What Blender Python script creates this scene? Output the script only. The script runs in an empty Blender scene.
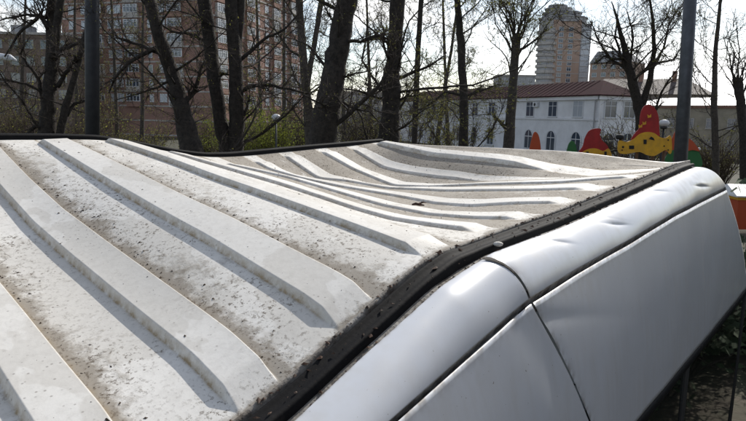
import bpy, bmesh, math, random
import numpy as np
from mathutils import Vector, Matrix

S = bpy.context.scene
COL = S.collection
R = math.radians

# ------------------------------------------------------------------ camera
F = 600.0; CX = 373.0; CY = 210.5; ZC = 2.6           # focal length and centre in photo pixels, eye height
PITCH = math.atan((CY - 115) / F); ROLL = R(1.2)
CAMM = Matrix.Rotation(math.pi / 2 - PITCH, 3, 'X') @ Matrix.Rotation(ROLL, 3, 'Z')
cam = bpy.data.cameras.new('camera'); camo = bpy.data.objects.new('camera', cam); COL.objects.link(camo)
camo.location = (0, 0, ZC); camo.rotation_euler = CAMM.to_euler()
cam.sensor_width = 36; cam.lens = F / 746 * 36; cam.clip_start = 0.05; cam.clip_end = 3000
S.camera = camo

# ------------------------------------------------------------------ sky, sun, exposure
SUN_AZ = R(30); SUN_EL = R(38)
W = bpy.data.worlds.new("World"); S.world = W; W.use_nodes = True
nt = W.node_tree; nt.nodes.clear()
def wn(t, **k):
    n = nt.nodes.new(t)
    for a, b in k.items(): setattr(n, a, b)
    return n
out = wn('ShaderNodeOutputWorld'); bg = wn('ShaderNodeBackground'); bg.inputs['Strength'].default_value = 0.118
sky = wn('ShaderNodeTexSky', sky_type='NISHITA', sun_disc=False, sun_elevation=SUN_EL, sun_rotation=SUN_AZ,
         altitude=150, air_density=1.0, dust_density=0.8, ozone_density=1.0)
tc = wn('ShaderNodeTexCoord'); mp = wn('ShaderNodeMapping'); mp.inputs['Scale'].default_value = (1, 1, 2.6)
no = wn('ShaderNodeTexNoise'); no.inputs['Scale'].default_value = 3.3; no.inputs['Detail'].default_value = 7; no.inputs['Roughness'].default_value = .58
rp = wn('ShaderNodeValToRGB'); rp.color_ramp.elements[0].position = .40; rp.color_ramp.elements[1].position = .64
bw = wn('ShaderNodeRGBToBW'); ml = wn('ShaderNodeMath', operation='MULTIPLY_ADD'); ml.inputs[1].default_value = 1.15; ml.inputs[2].default_value = 2.0
mx = wn('ShaderNodeMix', data_type='RGBA')
nt.links.new(sky.outputs[0], bw.inputs[0]); nt.links.new(bw.outputs[0], ml.inputs[0]); nt.links.new(ml.outputs[0], mx.inputs['B'])
nt.links.new(tc.outputs['Generated'], mp.inputs['Vector']); nt.links.new(mp.outputs[0], no.inputs['Vector'])
nt.links.new(no.outputs['Fac'], rp.inputs['Fac']); nt.links.new(rp.outputs['Color'], mx.inputs['Factor'])
nt.links.new(sky.outputs[0], mx.inputs['A']); nt.links.new(mx.outputs['Result'], bg.inputs['Color'])
nt.links.new(bg.outputs[0], out.inputs['Surface'])
sl = bpy.data.lights.new('sun', 'SUN'); sl.energy = 3.4; sl.angle = R(0.55); sl.color = (1, .95, .87)
so = bpy.data.objects.new('sun', sl); COL.objects.link(so)
sd = Vector((math.cos(SUN_EL) * math.sin(SUN_AZ), math.cos(SUN_EL) * math.cos(SUN_AZ), math.sin(SUN_EL)))
so.rotation_euler = sd.to_track_quat('Z', 'Y').to_euler(); so.location = (20, 30, 40)
S.view_settings.view_transform = 'Standard'; S.view_settings.look = 'None'; S.view_settings.gamma = 1
S.view_settings.exposure = 0.38

# ------------------------------------------------------------------ helpers
def ray(x, y): return CAMM @ Vector(((x - CX) / F, (CY - y) / F, -1.0))
def at(x, y, Y):
    """world point on the plane at distance Y ahead that lies under a photo pixel"""
    r = ray(x, y); return Vector((0, 0, ZC)) + r * (Y / r.y)
def ground_z(y_): 
    q = min(1, max(0, (y_ - 12) / 50.0)); return -2.4 * q * q * (3 - 2 * q)

class MB:
    def __init__(s): s.v = []; s.f = []; s.m = []; s.mi = 0
    def add(s, vs, fs, mi=None):
        o = len(s.v); s.v += [tuple(p) for p in vs]; s.f += [tuple(i + o for i in f) for f in fs]
        s.m += [s.mi if mi is None else mi] * len(fs)
    def box(s, x0, x1, y0, y1, z0, z1, mi=None, M=None):
        vs = [Vector(p) for p in ((x0,y0,z0),(x1,y0,z0),(x1,y1,z0),(x0,y1,z0),(x0,y0,z1),(x1,y0,z1),(x1,y1,z1),(x0,y1,z1))]
        if M is not None: vs = [M @ p for p in vs]
        s.add(vs, [(0,3,2,1),(4,5,6,7),(0,1,5,4),(1,2,6,5),(2,3,7,6),(3,0,4,7)], mi)
    def tube(s, pts, rad, n=6, mi=None, cap=True):
        pts = [Vector(p) for p in pts]; vs = []; fs = []; N = len(pts); a = None
        for i, p in enumerate(pts):
            d = (pts[min(i + 1, N - 1)] - pts[max(i - 1, 0)])
            if d.length < 1e-9: d = Vector((0, 0, 1))
            d.normalize()
            if a is None:
                a = d.orthogonal().normalized()
            else:
                a = (a - d * a.dot(d))
                a = a.normalized() if a.length > 1e-6 else d.orthogonal().normalized()
            b = d.cross(a); r = rad[i] if hasattr(rad, '__len__') else rad
            for k in range(n):
                t = 2 * math.pi * k / n; vs.append(p + (a * math.cos(t) + b * math.sin(t)) * r)
        for i in range(N - 1):
            for k in range(n):
                k2 = (k + 1) % n; fs.append((i*n+k, i*n+k2, (i+1)*n+k2, (i+1)*n+k))
        if cap and n > 2: fs.append(tuple(range(n))[::-1]); fs.append(tuple((N-1)*n + k for k in range(n)))
        s.add(vs, fs, mi)
    def lathe(s, prof, c=(0,0,0), n=16, mi=None, axis=None):
        c = Vector(c); vs = []; fs = []
        for r, z in prof:
            for k in range(n):
                t = 2*math.pi*k/n; p = Vector((r*math.cos(t), r*math.sin(t), z))
                if axis == 'y': p = Vector((p.x, p.z, p.y))
                vs.append(c + p)
        for i in range(len(prof)-1):
            for k in range(n):
                k2 = (k+1) % n; fs.append((i*n+k, i*n+k2, (i+1)*n+k2, (i+1)*n+k))
        fs.append(tuple(range(n))[::-1]); fs.append(tuple((len(prof)-1)*n+k for k in range(n)))
        s.add(vs, fs, mi)
    def mesh(s, name, mats, smooth=False):
        me = bpy.data.meshes.new(name); me.from_pydata(s.v, [], s.f)
        for m in (mats if isinstance(mats, (list, tuple)) else [mats]): me.materials.append(m)
        if len(me.materials) > 1: me.polygons.foreach_set('material_index', s.m)
        if smooth: me.polygons.foreach_set('use_smooth', [True] * len(me.polygons))
        me.update(); return me
    def build(s, name, mats, parent=None, smooth=False, kind=None):
        return link(name, s.mesh(name, mats, smooth), parent, kind)

def link(name, me, parent=None, kind=None, M=None):
    o = bpy.data.objects.new(name, me); COL.objects.link(o)
    if parent: o.parent = parent
    if M is not None: o.matrix_local = M
    if kind: o['kind'] = kind
    return o
def tag(o, label, cat, group=None, kind=None):
    o['label'] = label; o['category'] = cat
    if group: o['group'] = group
    if kind: o['kind'] = kind
    return o
def thing(name, label, cat, loc=(0,0,0), rz=0, group=None):
    o = bpy.data.objects.new(name, None); COL.objects.link(o); o.location = loc; o.rotation_euler = (0, 0, rz)
    o.empty_display_size = .3
    return tag(o, label, cat, group)

# ------------------------------------------------------------------ materials
def mat(name, col, rough=.6, metal=0, var=0, vscale=5, col2=None, bump=0, bscale=40, spec=.5, coat=0, detail=6, pos=(.35,.65)):
    m = bpy.data.materials.new(name); m.use_nodes = True; t = m.node_tree; b = t.nodes['Principled BSDF']
    b.inputs['Base Color'].default_value = (*col, 1); b.inputs['Roughness'].default_value = rough
    b.inputs['Metallic'].default_value = metal; b.inputs['Specular IOR Level'].default_value = spec
    b.inputs['Coat Weight'].default_value = coat; b.inputs['Coat Roughness'].default_value = .15
    L = t.links.new
    c = t.nodes.new('ShaderNodeTexCoord')
    if col2 is not None:
        n = t.nodes.new('ShaderNodeTexNoise'); n.inputs['Scale'].default_value = vscale; n.inputs['Detail'].default_value = detail
        n.inputs['Roughness'].default_value = .65
        r = t.nodes.new('ShaderNodeValToRGB'); r.color_ramp.elements[0].color = (*col, 1); r.color_ramp.elements[1].color = (*col2, 1)
        r.color_ramp.elements[0].position = pos[0]; r.color_ramp.elements[1].position = pos[1]
        L(c.outputs['Object'], n.inputs['Vector']); L(n.outputs['Fac'], r.inputs['Fac']); L(r.outputs['Color'], b.inputs['Base Color'])
    if bump:
        n2 = t.nodes.new('ShaderNodeTexNoise'); n2.inputs['Scale'].default_value = bscale; n2.inputs['Detail'].default_value = 5
        bp = t.nodes.new('ShaderNodeBump'); bp.inputs['Strength'].default_value = bump; bp.inputs['Distance'].default_value = .02
        L(c.outputs['Object'], n2.inputs['Vector']); L(n2.outputs['Fac'], bp.inputs['Height']); L(bp.outputs[0], b.inputs['Normal'])
    return m

def roof_material():
    m = bpy.data.materials.new('weathered_white_roof_paint'); m.use_nodes = True; t = m.node_tree; b = t.nodes['Principled BSDF']
    N = t.nodes.new; L = t.links.new
    c = N('ShaderNodeTexCoord')
    def noise(sc, det=6, ro=.6, w=None, vec=None):
        n = N('ShaderNodeTexNoise'); n.inputs['Scale'].default_value = sc; n.inputs['Detail'].default_value = det; n.inputs['Roughness'].default_value = ro
        L(vec or c.outputs['Object'], n.inputs['Vector']); return n.outputs['Fac']
    def ramp(f, p0, p1, c0=(0,0,0), c1=(1,1,1), interp='LINEAR'):
        r = N('ShaderNodeValToRGB'); r.color_ramp.elements[0].position = p0; r.color_ramp.elements[1].position = p1
        r.color_ramp.elements[0].color = (*c0, 1); r.color_ramp.elements[1].color = (*c1, 1); r.color_ramp.interpolation = interp
        L(f, r.inputs['Fac']); return r.outputs['Color']
    def math_(op, a, bb, clamp=False):
        n = N('ShaderNodeMath'); n.operation = op; n.use_clamp = clamp
        for i, x in enumerate((a, bb)):
            if isinstance(x, (int, float)): n.inputs[i].default_value = x
            else: L(x, n.inputs[i])
        return n.outputs[0]
    def mix(f, a, bb):
        n = N('ShaderNodeMix'); n.data_type = 'RGBA'
        for k, x in (('Factor', f), ('A', a), ('B', bb)):
            if isinstance(x, tuple): n.inputs[k].default_value = (*x, 1)
            elif isinstance(x, (int, float)): n.inputs[k].default_value = x
            else: L(x, n.inputs[k])
        return n.outputs['Result']
    at_ = N('ShaderNodeAttribute'); at_.attribute_name = 'grime'; grime = at_.outputs['Fac']
    ar = N('ShaderNodeAttribute'); ar.attribute_name = 'crest'; crest = ar.outputs['Fac']
    # dust film with hard wiped / flaked borders
    mpn = N('ShaderNodeMapping'); mpn.inputs['Scale'].default_value = (1.0, .55, .3); L(c.outputs['Object'], mpn.inputs['Vector'])
    patch = ramp(noise(5.5, 4, .55, vec=mpn.outputs[0]), .500, .512)
    base = mix(patch, (.75, .735, .70), (.645, .625, .585))
    base = mix(math_('MULTIPLY', ramp(noise(2.2, 5), .3, .75), .7), base, (.64, .615, .565))
    # streaked fine dust
    base = mix(math_('MULTIPLY', ramp(noise(60, 6, .7), .44, .74), .26), base, (.36, .34, .30))
    # grime gathered beside the ribs
    gn = math_('ADD', math_('MULTIPLY', noise(26, 8, .72), 1.25), math_('MULTIPLY', noise(5, 4), .80))
    gm = math_('MULTIPLY', math_('ADD', gn, math_('SUBTRACT', math_('MULTIPLY', grime, .9), 1.42)), 3.8, True)
    base = mix(math_('MULTIPLY', gm, .76), base, (.225, .192, .15))
    # dark specks
    v = N('ShaderNodeTexVoronoi'); v.inputs['Scale'].default_value = 75; v.inputs['Randomness'].default_value = 1; L(c.outputs['Object'], v.inputs['Vector'])
    sp = ramp(v.outputs['Distance'], .10, .2, (1,1,1), (0,0,0))
    spn = ramp(noise(9, 3), .50, .60)
    sg = math_('ADD', math_('MULTIPLY', grime, .8), math_('MULTIPLY', spn, .5), True)
    base = mix(math_('MULTIPLY', math_('MULTIPLY', sp, sg), .85), base, (.10, .075, .055))
    cl = math_('MULTIPLY', ramp(noise(95, 5, .75), .545, .60), math_('ADD', math_('MULTIPLY', ramp(noise(7, 4, .6), .46, .60), .8), math_('MULTIPLY', grime, .8), True), True)
    base = mix(math_('MULTIPLY', math_('MULTIPLY', cl, math_('SUBTRACT', 1.0, math_('MULTIPLY', crest, .75))), .85), base, (.13, .105, .08))
    # rust-tinged line at the rib foot
    ru = N('ShaderNodeAttribute'); ru.attribute_name = 'foot'
    base = mix(math_('MULTIPLY', math_('MULTIPLY', ru.outputs['Fac'], ramp(noise(40, 6, .7), .35, .62)), .8), base, (.34, .265, .165))
    L(base, b.inputs['Base Color'])
    rr = ramp(noise(14, 5), .3, .7, (.42,)*3, (.66,)*3); L(math_('ADD', rr, math_('MULTIPLY', math_('ADD', grime, gm, True), .3), True), b.inputs['Roughness']); b.inputs['Specular IOR Level'].default_value = .22
    bp = N('ShaderNodeBump'); bp.inputs['Strength'].default_value = .30; bp.inputs['Distance'].default_value = .003
    h = math_('ADD', math_('MULTIPLY', gm, .8), math_('MULTIPLY', noise(110, 4), .35))
    L(h, bp.inputs['Height']); L(bp.outputs[0], b.inputs['Normal'])
    return m

def panel_material():
    m = mat('white_body_paint', (.69, .71, .745), .40, coat=.28, spec=.45, col2=(.64, .655, .685), vscale=3, bump=.012, bscale=9)
    t = m.node_tree; b = t.nodes['Principled BSDF']; L = t.links.new
    c = [n for n in t.nodes if n.type == 'TEX_COORD'][0]; src = b.inputs['Base Color'].links[0].from_socket
    n = t.nodes.new('ShaderNodeTexNoise'); n.inputs['Scale'].default_value = 130; n.inputs['Detail'].default_value = 3; L(c.outputs['Object'], n.inputs['Vector'])
    r = t.nodes.new('ShaderNodeValToRGB'); r.color_ramp.elements[0].position = .735; r.color_ramp.elements[1].position = .76; L(n.outputs['Fac'], r.inputs['Fac'])
    at_ = t.nodes.new('ShaderNodeAttribute'); at_.attribute_name = 'grime'
    n3 = t.nodes.new('ShaderNodeTexNoise'); n3.inputs['Scale'].default_value = 45; n3.inputs['Detail'].default_value = 7; L(c.outputs['Object'], n3.inputs['Vector'])
    r3 = t.nodes.new('ShaderNodeValToRGB'); r3.color_ramp.elements[0].position = .40; r3.color_ramp.elements[1].position = .62; L(n3.outputs['Fac'], r3.inputs['Fac'])
    mu = t.nodes.new('ShaderNodeMath'); mu.operation = 'MULTIPLY'; L(at_.outputs['Fac'], mu.inputs[0]); L(r3.outputs['Color'], mu.inputs[1])
    mxx = t.nodes.new('ShaderNodeMath'); mxx.operation = 'MAXIMUM'; L(mu.outputs[0], mxx.inputs[0]); L(r.outputs['Color'], mxx.inputs[1])
    mm = t.nodes.new('ShaderNodeMix'); mm.data_type = 'RGBA'; mm.inputs['B'].default_value = (.22, .19, .155, 1)
    mpg = t.nodes.new('ShaderNodeMapping'); mpg.inputs['Scale'].default_value = (26, 26, 1.6); L(c.outputs['Object'], mpg.inputs['Vector'])
    n4 = t.nodes.new('ShaderNodeTexNoise'); n4.inputs['Scale'].default_value = 1; n4.inputs['Detail'].default_value = 6; L(mpg.outputs[0], n4.inputs['Vector'])
    n5 = t.nodes.new('ShaderNodeTexNoise'); n5.inputs['Scale'].default_value = 5; n5.inputs['Detail'].default_value = 6; L(c.outputs['Object'], n5.inputs['Vector'])
    m4 = t.nodes.new('ShaderNodeMath'); m4.operation = 'MULTIPLY'; L(n4.outputs['Fac'], m4.inputs[0]); L(n5.outputs['Fac'], m4.inputs[1])
    r4 = t.nodes.new('ShaderNodeValToRGB'); r4.color_ramp.elements[0].position = .22; r4.color_ramp.elements[1].position = .50; r4.color_ramp.elements[1].color = (.42, .42, .42, 1); L(m4.outputs[0], r4.inputs['Fac'])
    m5 = t.nodes.new('ShaderNodeMix'); m5.data_type = 'RGBA'; m5.inputs['B'].default_value = (.50, .475, .43, 1); L(r4.outputs['Color'], m5.inputs['Factor']); L(src, m5.inputs['A'])
    rg = t.nodes.new('ShaderNodeMapRange'); rg.inputs['From Max'].default_value = .42; rg.inputs['To Min'].default_value = .30; rg.inputs['To Max'].default_value = .5; L(r4.outputs['Color'], rg.inputs['Value']); L(rg.outputs[0], b.inputs['Roughness'])
    src = m5.outputs['Result']
    L(mxx.outputs[0], mm.inputs['Factor']); L(src, mm.inputs['A']); L(mm.outputs['Result'], b.inputs['Base Color'])
    return m

M_ROOF = roof_material(); M_PANEL = panel_material()
M_RUB = mat('black_rubber', (.006, .006, .007), .75, col2=(.03, .028, .025), vscale=22, bump=.05, bscale=90, pos=(.58,.88), spec=.14)
M_CHAN = mat('grimy_gutter_metal', (.30, .285, .26), .75, col2=(.075, .06, .045), vscale=24, bump=.25, bscale=80)
M_GROOVE = mat('flange_brown_gap_shade', (.055, .047, .04), .85, col2=(.02, .017, .015), vscale=60, bump=.3)  # brown of the torn flange; also the painted shade behind the vertical joint
M_SEAM = mat('grey_seam_sealant', (.48, .46, .43), .7, col2=(.13, .11, .09), vscale=40, bump=.2)
M_GLASS = mat('dark_window_glass', (.008, .011, .010), .03, spec=.6)
M_TYRE = mat('tyre_rubber', (.02, .02, .02), .8); M_STEEL = mat('wheel_steel', (.45, .45, .46), .4, .8)
M_PLASTIC = mat('dark_plastic', (.03, .03, .032), .6)
M_LAMPGL = mat('headlight_glass', (.6, .6, .6), .1, spec=.8)

# ------------------------------------------------------------------ the setting: ground
g = MB(); xs = np.concatenate([np.linspace(-900, -60, 15), np.linspace(-50, 50, 41), np.linspace(60, 900, 15)])
ys = np.concatenate([np.linspace(-300, -20, 8), np.linspace(-15, 70, 60), np.linspace(80, 1800, 25)])
for y in ys:
    for x in xs: g.v.append((x, y, ground_z(y) + (0.06 * math.sin(x * .7) * math.sin(y * .5) if abs(x) < 50 and 8 < y < 70 else 0)))
nx = len(xs)
for j in range(len(ys) - 1):
    for i in range(nx - 1): g.f.append((j*nx+i, j*nx+i+1, (j+1)*nx+i+1, (j+1)*nx+i))
g.m = [0] * len(g.f)
M_GROUND = mat('spring_lawn_and_soil', (.028, .038, .014), .95, col2=(.065, .052, .036), vscale=.9, bump=.6, bscale=14, detail=9)
gr = g.build('ground', M_GROUND, smooth=True, kind='structure')

# ------------------------------------------------------------------ THE VAN
_d = ray(860, 124.0); PHI = math.atan2(_d.x, _d.y)
EU = Vector((math.sin(PHI), math.cos(PHI), 0)); EN = Vector((math.cos(PHI), -math.sin(PHI), 0))
U0, N0 = 1.5, -1.45                      # middle of the van
NR, NL = -.70, -2.20                     # roof edges, metres to the right of the eye
def onn(x, y, n):
    r = ray(x, y); p = r * (n / r.dot(EN)); return p.dot(EU), p.z + ZC
def loc(u, n, z): return (u - U0, N0 - n, z)       # into the van's own frame
def smooth(a, sg):
    k = np.exp(-.5 * (np.arange(-4*sg, 4*sg+1) / sg) ** 2); k /= k.sum(); p = len(k)//2
    a0 = np.concatenate([2*a[0] - a[1:p+1][::-1], a, 2*a[-1] - a[-p-1:-1][::-1]]); return np.convolve(a0, k, 'valid')
UG = np.linspace(-1.6, 4.8, 641)
def curve(pts, n, sg=2, pre=(), post=()):
    q = list(pre) + [onn(x, y, n) for x, y in pts] + list(post); q.sort()
    z = np.interp(UG, [a for a, _ in q], [b for _, b in q])
    lo = UG < q[0][0]; hi = UG > q[-1][0]
    z[lo] = q[0][1] + (UG[lo]-q[0][0])*.05; z[hi] = q[-1][1] + (UG[hi]-q[-1][0])*.02
    z = smooth(z, sg); return lambda u: np.interp(u, UG, z)
zRE = curve([(237,421),(292,376),(334,338),(400,279),(422,262),(440,253),(465,244),(511,227),(560,210),(638,179),(672,165),(689,161)], NR, 2,
            pre=[(-1.2, ZC-.62), (-.4, ZC-.59), (.1, ZC-.56)])
zLE = curve([(0,138.5),(60,138.5),(100,139.5),(140,146),(183,154),(205,156.5),(230,156),(300,149),(345,145),(378,142)], NL, 2,
            pre=[(-1.2, ZC-.22), (-.3, ZC-.13), (.3, ZC-.105)], post=[(3.6, ZC-.14)])
NW = -.63
zW0 = curve([(295,421),(365,355),(440,287),(478,262),(492,253),(560,228),(630,197),(690,169)], NW, 1, pre=[(-1.2, ZC-.66), (0, ZC-.58)])
NS = -.535
zSE = curve([(390,421),(460,360),(528,300),(575,271),(625,243),(675,213),(725,188)], NS, 1, pre=[(-1.2, ZC-.72), (.1, ZC-.60)])
NB = -.44
zBT = curve([(637,421),(690,357),(745,290)], NB, 2, pre=[(-1.2, ZC-.93), (.5, ZC-.90)])

van = thing('van', 'white van close in front with a crushed, grimy ribbed roof and a creased side panel', 'van')
van.location = (EU * U0 + EN * N0); van.rotation_euler = (0, 0, math.pi/2 - PHI)

# near foot line of each pressed rib: right end, points between, left end (photo pixels) -> height along a vertical plane
RIBS = [  # s, right, mids, left, rise, t_start (right), taper
    (1, (240,410), [(190,365),(140,323),(103,291),(66,260),(31,228),(0,193)], (-40,141)),
    (2, (340,329), [(300,302),(200,240),(120,194),(66,160)], (34,143)),
    (3, (428,265), [(419,256),(300,211),(180,167),(140,153)], (99,140)),
    (4, (490,243), [(476,233),(433,227),(390,220),(354,210),(275,184),(230,170.5)], (148,148)),
    (5, (533,227), [(522,220),(470,219),(427,216),(380,206),(340,194),(286,178),(230,166)], (200,157)),
    (6, (572,211), [(556,204),(513,205),(470,207),(433,204.5),(386,195.5),(340,187.5),(300,178.5),(268,170)], (240,157)),
    (7, (605,199), [(590,190.5),(560,190.5),(513,191.5),(442,192),(386,189),(345,182),(317,179)], (276,156)),
    (8, (640,186), [(625,178.5),(560,183.5),(476,185.5),(425,188),(393,186.5),(352,170)], (312,153)),
    (9, (655,181), [(640,175),(560,178.5),(476,181.5),(433,177.5),(400,172.5),(382,168)], (344,152)),
    (10, (664,174), [(645,171.5),(591,176.5),(560,173),(494,163),(433,157)], (369,151.5)),
]
TG = np.linspace(0, 1, 101)
def rib_line(right, mids, left):
    ur, zr = onn(*right, NR); ul, zl = onn(*left, NL); m = (ul - ur) / (NL - NR)
    P_ = [(0, float(zRE(ur)))]
    for x, y in mids:
        r = ray(x, y); k = (ur - NR*m) / (r.dot(EU) - m*r.dot(EN)); n = k*r.dot(EN); P_.append(((NR-n)/(NR-NL), ZC + k*r.z))
    P_.append((1, float(zLE(ul)))); P_.sort()
    return ur, ul, smooth(np.interp(TG, [a for a,_ in P_], [b for _,b in P_]), 1)
SS = [-4, -3, -2, -1, 0]; UR = [-.72, -.47, -.21, .05, .305]; UL = [-.40, -.19, .02, .235, .45]; ZZ = []
rl = [rib_line(*r[1:]) for r in RIBS]
prof1 = rl[0][2] - np.interp(TG, [0, 1], [rl[0][2][0], rl[0][2][-1]])
for a, b in zip(UR, UL): ZZ.append(np.interp(TG, [0, 1], [float(zRE(a)), float(zLE(b))]) + prof1)
for (s_, *_), (a, b, z) in zip(RIBS, rl): SS.append(s_); UR.append(a); UL.append(b); ZZ.append(z)
a, b, z = rib_line((689,161), [(672,163.2),(655,162),(633,159.8),(600,155.3),(580,153),(540,150.5),(500,148.5),(433,146)], (380,143))
SS.append(11); UR.append(a); UL.append(b); ZZ.append(z)
UR = np.array(UR); UL = np.array(UL); ZZ = np.array(ZZ); S_MIN, S_MAX = -4, 11
def cr(A, s):
    i = int(min(max(math.floor(s) - S_MIN, 0), len(A)-2)); f = s - S_MIN - i
    p1, p2 = A[i], A[i+1]; p0 = A[i-1] if i else 2*p1-p2; p3 = A[i+2] if i+2 < len(A) else 2*p2-p1
    m1, m2 = (p2-p0)*.5, (p3-p1)*.5
    return (2*f**3-3*f*f+1)*p1 + (f**3-2*f*f+f)*m1 + (-2*f**3+3*f*f)*p2 + (f**3-f*f)*m2
def ss(x): x = np.clip(x, 0, 1); return x*x*(3-2*x)
rnd = np.random.RandomState(4)
WV = [(rnd.uniform(3, 16), rnd.uniform(3, 16), rnd.uniform(0, 6.3), rnd.uniform(.3, 1)) for _ in range(9)]
def wob(u, n): return sum(a * np.sin(k1*u + k2*n + p) for k1, k2, p, a in WV) / 9 * .0035
RISE = {10: .020, 9: .010, 8: .011, 7: .011, 6: .010, 5: .010, 4: .011, 3: .016}
TSTART = {9: .48, 10: .34, 8: .02, 7: .045, 6: .025, 5: .03, 4: .03}
TEND = {4: .93, 5: .90, 6: .95}
def roof_row(s, t):
    """points of the roof sheet across the van at rib coordinate s; returns u, n, z, grime, crest, foot"""
    f = s - math.floor(s); k = int(math.floor(s))
    u = cr(UR, s) + (cr(UL, s) - cr(UR, s)) * t; n = NR + (NL - NR) * t
    z = np.interp(t, TG, cr(ZZ, s))
    rise = RISE.get(k, .0165)
    duty = .365 if k < 4 else .35
    e1 = .026 if k < 4 else .05
    tz = lambda x: float(np.clip(.3*np.clip(x, 0, 1) + .7*ss(x), 0, 1))
    b = tz(f / e1) * (1 - tz((f - duty) / e1))
    t0 = TSTART.get(k, .004 if k < 3 else .012); t1 = TEND.get(k, .975); dt = .034 if k < 4 else .03
    if k in (9, 10): dt = .12
    side = np.clip((t - t0) / dt, 0, 1) * np.clip((t1 - t) / .02, 0, 1)
    if k >= 11: b = 0; side = side * 0
    z = z + rise * b * side
    if k == 10: z = z + .004 * ss((f - .80) / .1) * np.clip((t - .03) / .1, 0, 1)
    z = z + wob(u, n) * np.clip(t * 12, 0, 1)
    gr_ = np.zeros_like(t)
    fd = f - duty - e1 * .5
    if fd > 0: gr_ = gr_ + np.exp(-fd / .16) * .95 + .22 + (.25 if 3 < k else 0)
    gr_ = np.maximum(gr_, np.exp(-t / .012) * 1.0)
    if b > .5: gr_ = gr_ * (1 - side) + side * (.06 if k < 4 else .2)
    if k == 3: gr_ = gr_ + .1
    if k >= 4: gr_ = gr_ + .30*(1 - .75*b*side)
    if k >= 9 and f > .5: gr_ = gr_ + .12
    if k == 10 and f > .40: gr_ = gr_ + .55*ss((f-.40)/.08)*(1-ss((f-.78)/.08))
    ft = (.6*math.exp(-((f - e1*.3) / .018)**2) + 1.1*math.exp(-((f - 1) / .014)**2) + math.exp(-((f) / .008)**2) + .8*math.exp(-((f - duty - e1) / .03)**2)) * np.ones_like(t) * np.clip((t-.02)*30, 0, 1)
    return u, n, z, np.clip(gr_, 0, 1), b * side, ft
FS = [0,.006,.013,.020,.027,.038,.052,.07,.12,.18,.24,.30,.335,.348,.356,.364,.370,.376,.382,.388,.394,.402,.412,.43,.46,.49,.53,.58,.64,.70,.76,.82,.87,.91,.945,.97,.985]
TT = np.concatenate([np.linspace(0, .09, 28), np.linspace(.1, .9, 112), np.linspace(.91, 1, 22)])
SL = [k + f for k in range(-4, 11) for f in FS] + [11.0]
rows = [roof_row(s, TT) for s in SL]
nt_ = len(TT)
X = np.array([[r[0], NR + (NL-NR)*TT, r[2]] for r in rows])          # rows x 3 x nt
GA = np.array([r[3] for r in rows]); CA = np.array([r[4] for r in rows]); FA = np.array([r[5] for r in rows])
# vertex normals on the whole sheet so that rib and sheet meshes shade as one
Pm = np.transpose(X, (0, 2, 1)).copy(); Pv = np.stack([Pm[...,0]-U0, N0-Pm[...,1], Pm[...,2]], -1)
def sheet(name, sel, parent):
    """a mesh of the quads (row i, column j) where sel[i,j]"""
    idx = -np.ones(Pv.shape[:2], int); ij = np.argwhere(sel); used = np.zeros(Pv.shape[:2], bool)
    for a_, b_ in ((0,0),(1,0),(0,1),(1,1)): used[ij[:,0]+a_, ij[:,1]+b_] = True
    idx[used] = np.arange(used.sum())
    q = np.stack([idx[ij[:,0], ij[:,1]], idx[ij[:,0]+1, ij[:,1]], idx[ij[:,0]+1, ij[:,1]+1], idx[ij[:,0], ij[:,1]+1]], 1)
    me = bpy.data.meshes.new(name); me.from_pydata(Pv[used].tolist(), [], q.tolist()); me.materials.append(M_ROOF)
    for nm, A in (('grime', GA), ('crest', CA), ('foot', FA)):
        at_ = me.attributes.new(nm, 'FLOAT', 'POINT'); at_.data.foreach_set('value', A[used].astype(np.float32))
    me.polygons.foreach_set('use_smooth', [True]*len(me.polygons)); me.update()
    du = np.gradient(Pv, axis=0); dv = np.gradient(Pv, axis=1); nn = np.cross(du, dv); nn /= np.linalg.norm(nn, axis=-1, keepdims=True) + 1e-12
    nn[nn[...,2] < 0] *= -1
    me.normals_split_custom_set_from_vertices(nn[used].tolist())
    return link(name, me, parent)
sel = np.zeros((len(SL)-1, nt_-1), bool); sel[:] = True
ribsel = []
for k in range(-4, 11):
    q = np.zeros_like(sel)
    for i in range(len(SL)-1):
        if math.floor(SL[i]+1e-9) == k and (SL[i]-k) < .485:
            q[i] = (TT[:-1] > TSTART.get(k, .004 if k < 3 else .012) - .004) & (TT[:-1] < TEND.get(k, .975))
    ribsel.append(q); sel &= ~q
roof = sheet('roof_panel', sel, van)
for q in ribsel: sheet('roof_rib', q, roof)
# folded-down lip round the roof sheet
def strip(name, rowsP, m, parent, smooth_=True, attr=None):
    """rowsP: list of rows, each a list of (u,n,z)"""
    v = []; f = []; w = len(rowsP[0])
    for r in rowsP: v += [loc(*p) for p in r]
    for i in range(len(rowsP)-1):
        for j in range(w-1): f.append((i*w+j, i*w+j+1, (i+1)*w+j+1, (i+1)*w+j))
    me = bpy.data.meshes.new(name); me.from_pydata(v, [], f); me.materials.append(m)
    if smooth_: me.polygons.foreach_set('use_smooth', [True]*len(f))
    if attr is not None:
        at_ = me.attributes.new('grime', 'FLOAT', 'POINT'); at_.data.foreach_set('value', np.array(attr, np.float32).ravel())
    me.update(); return link(name, me, parent)
uu = np.linspace(UR[0], UR[-1], 420)
strip('roof_edge', [[(u, NR + dn, float(zRE(u)) + dz) for dn, dz in ((-.004, .001), (0, .005), (.004, .005), (.007, .001), (.008, -.03))] for u in uu], M_CHAN, roof)
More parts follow.
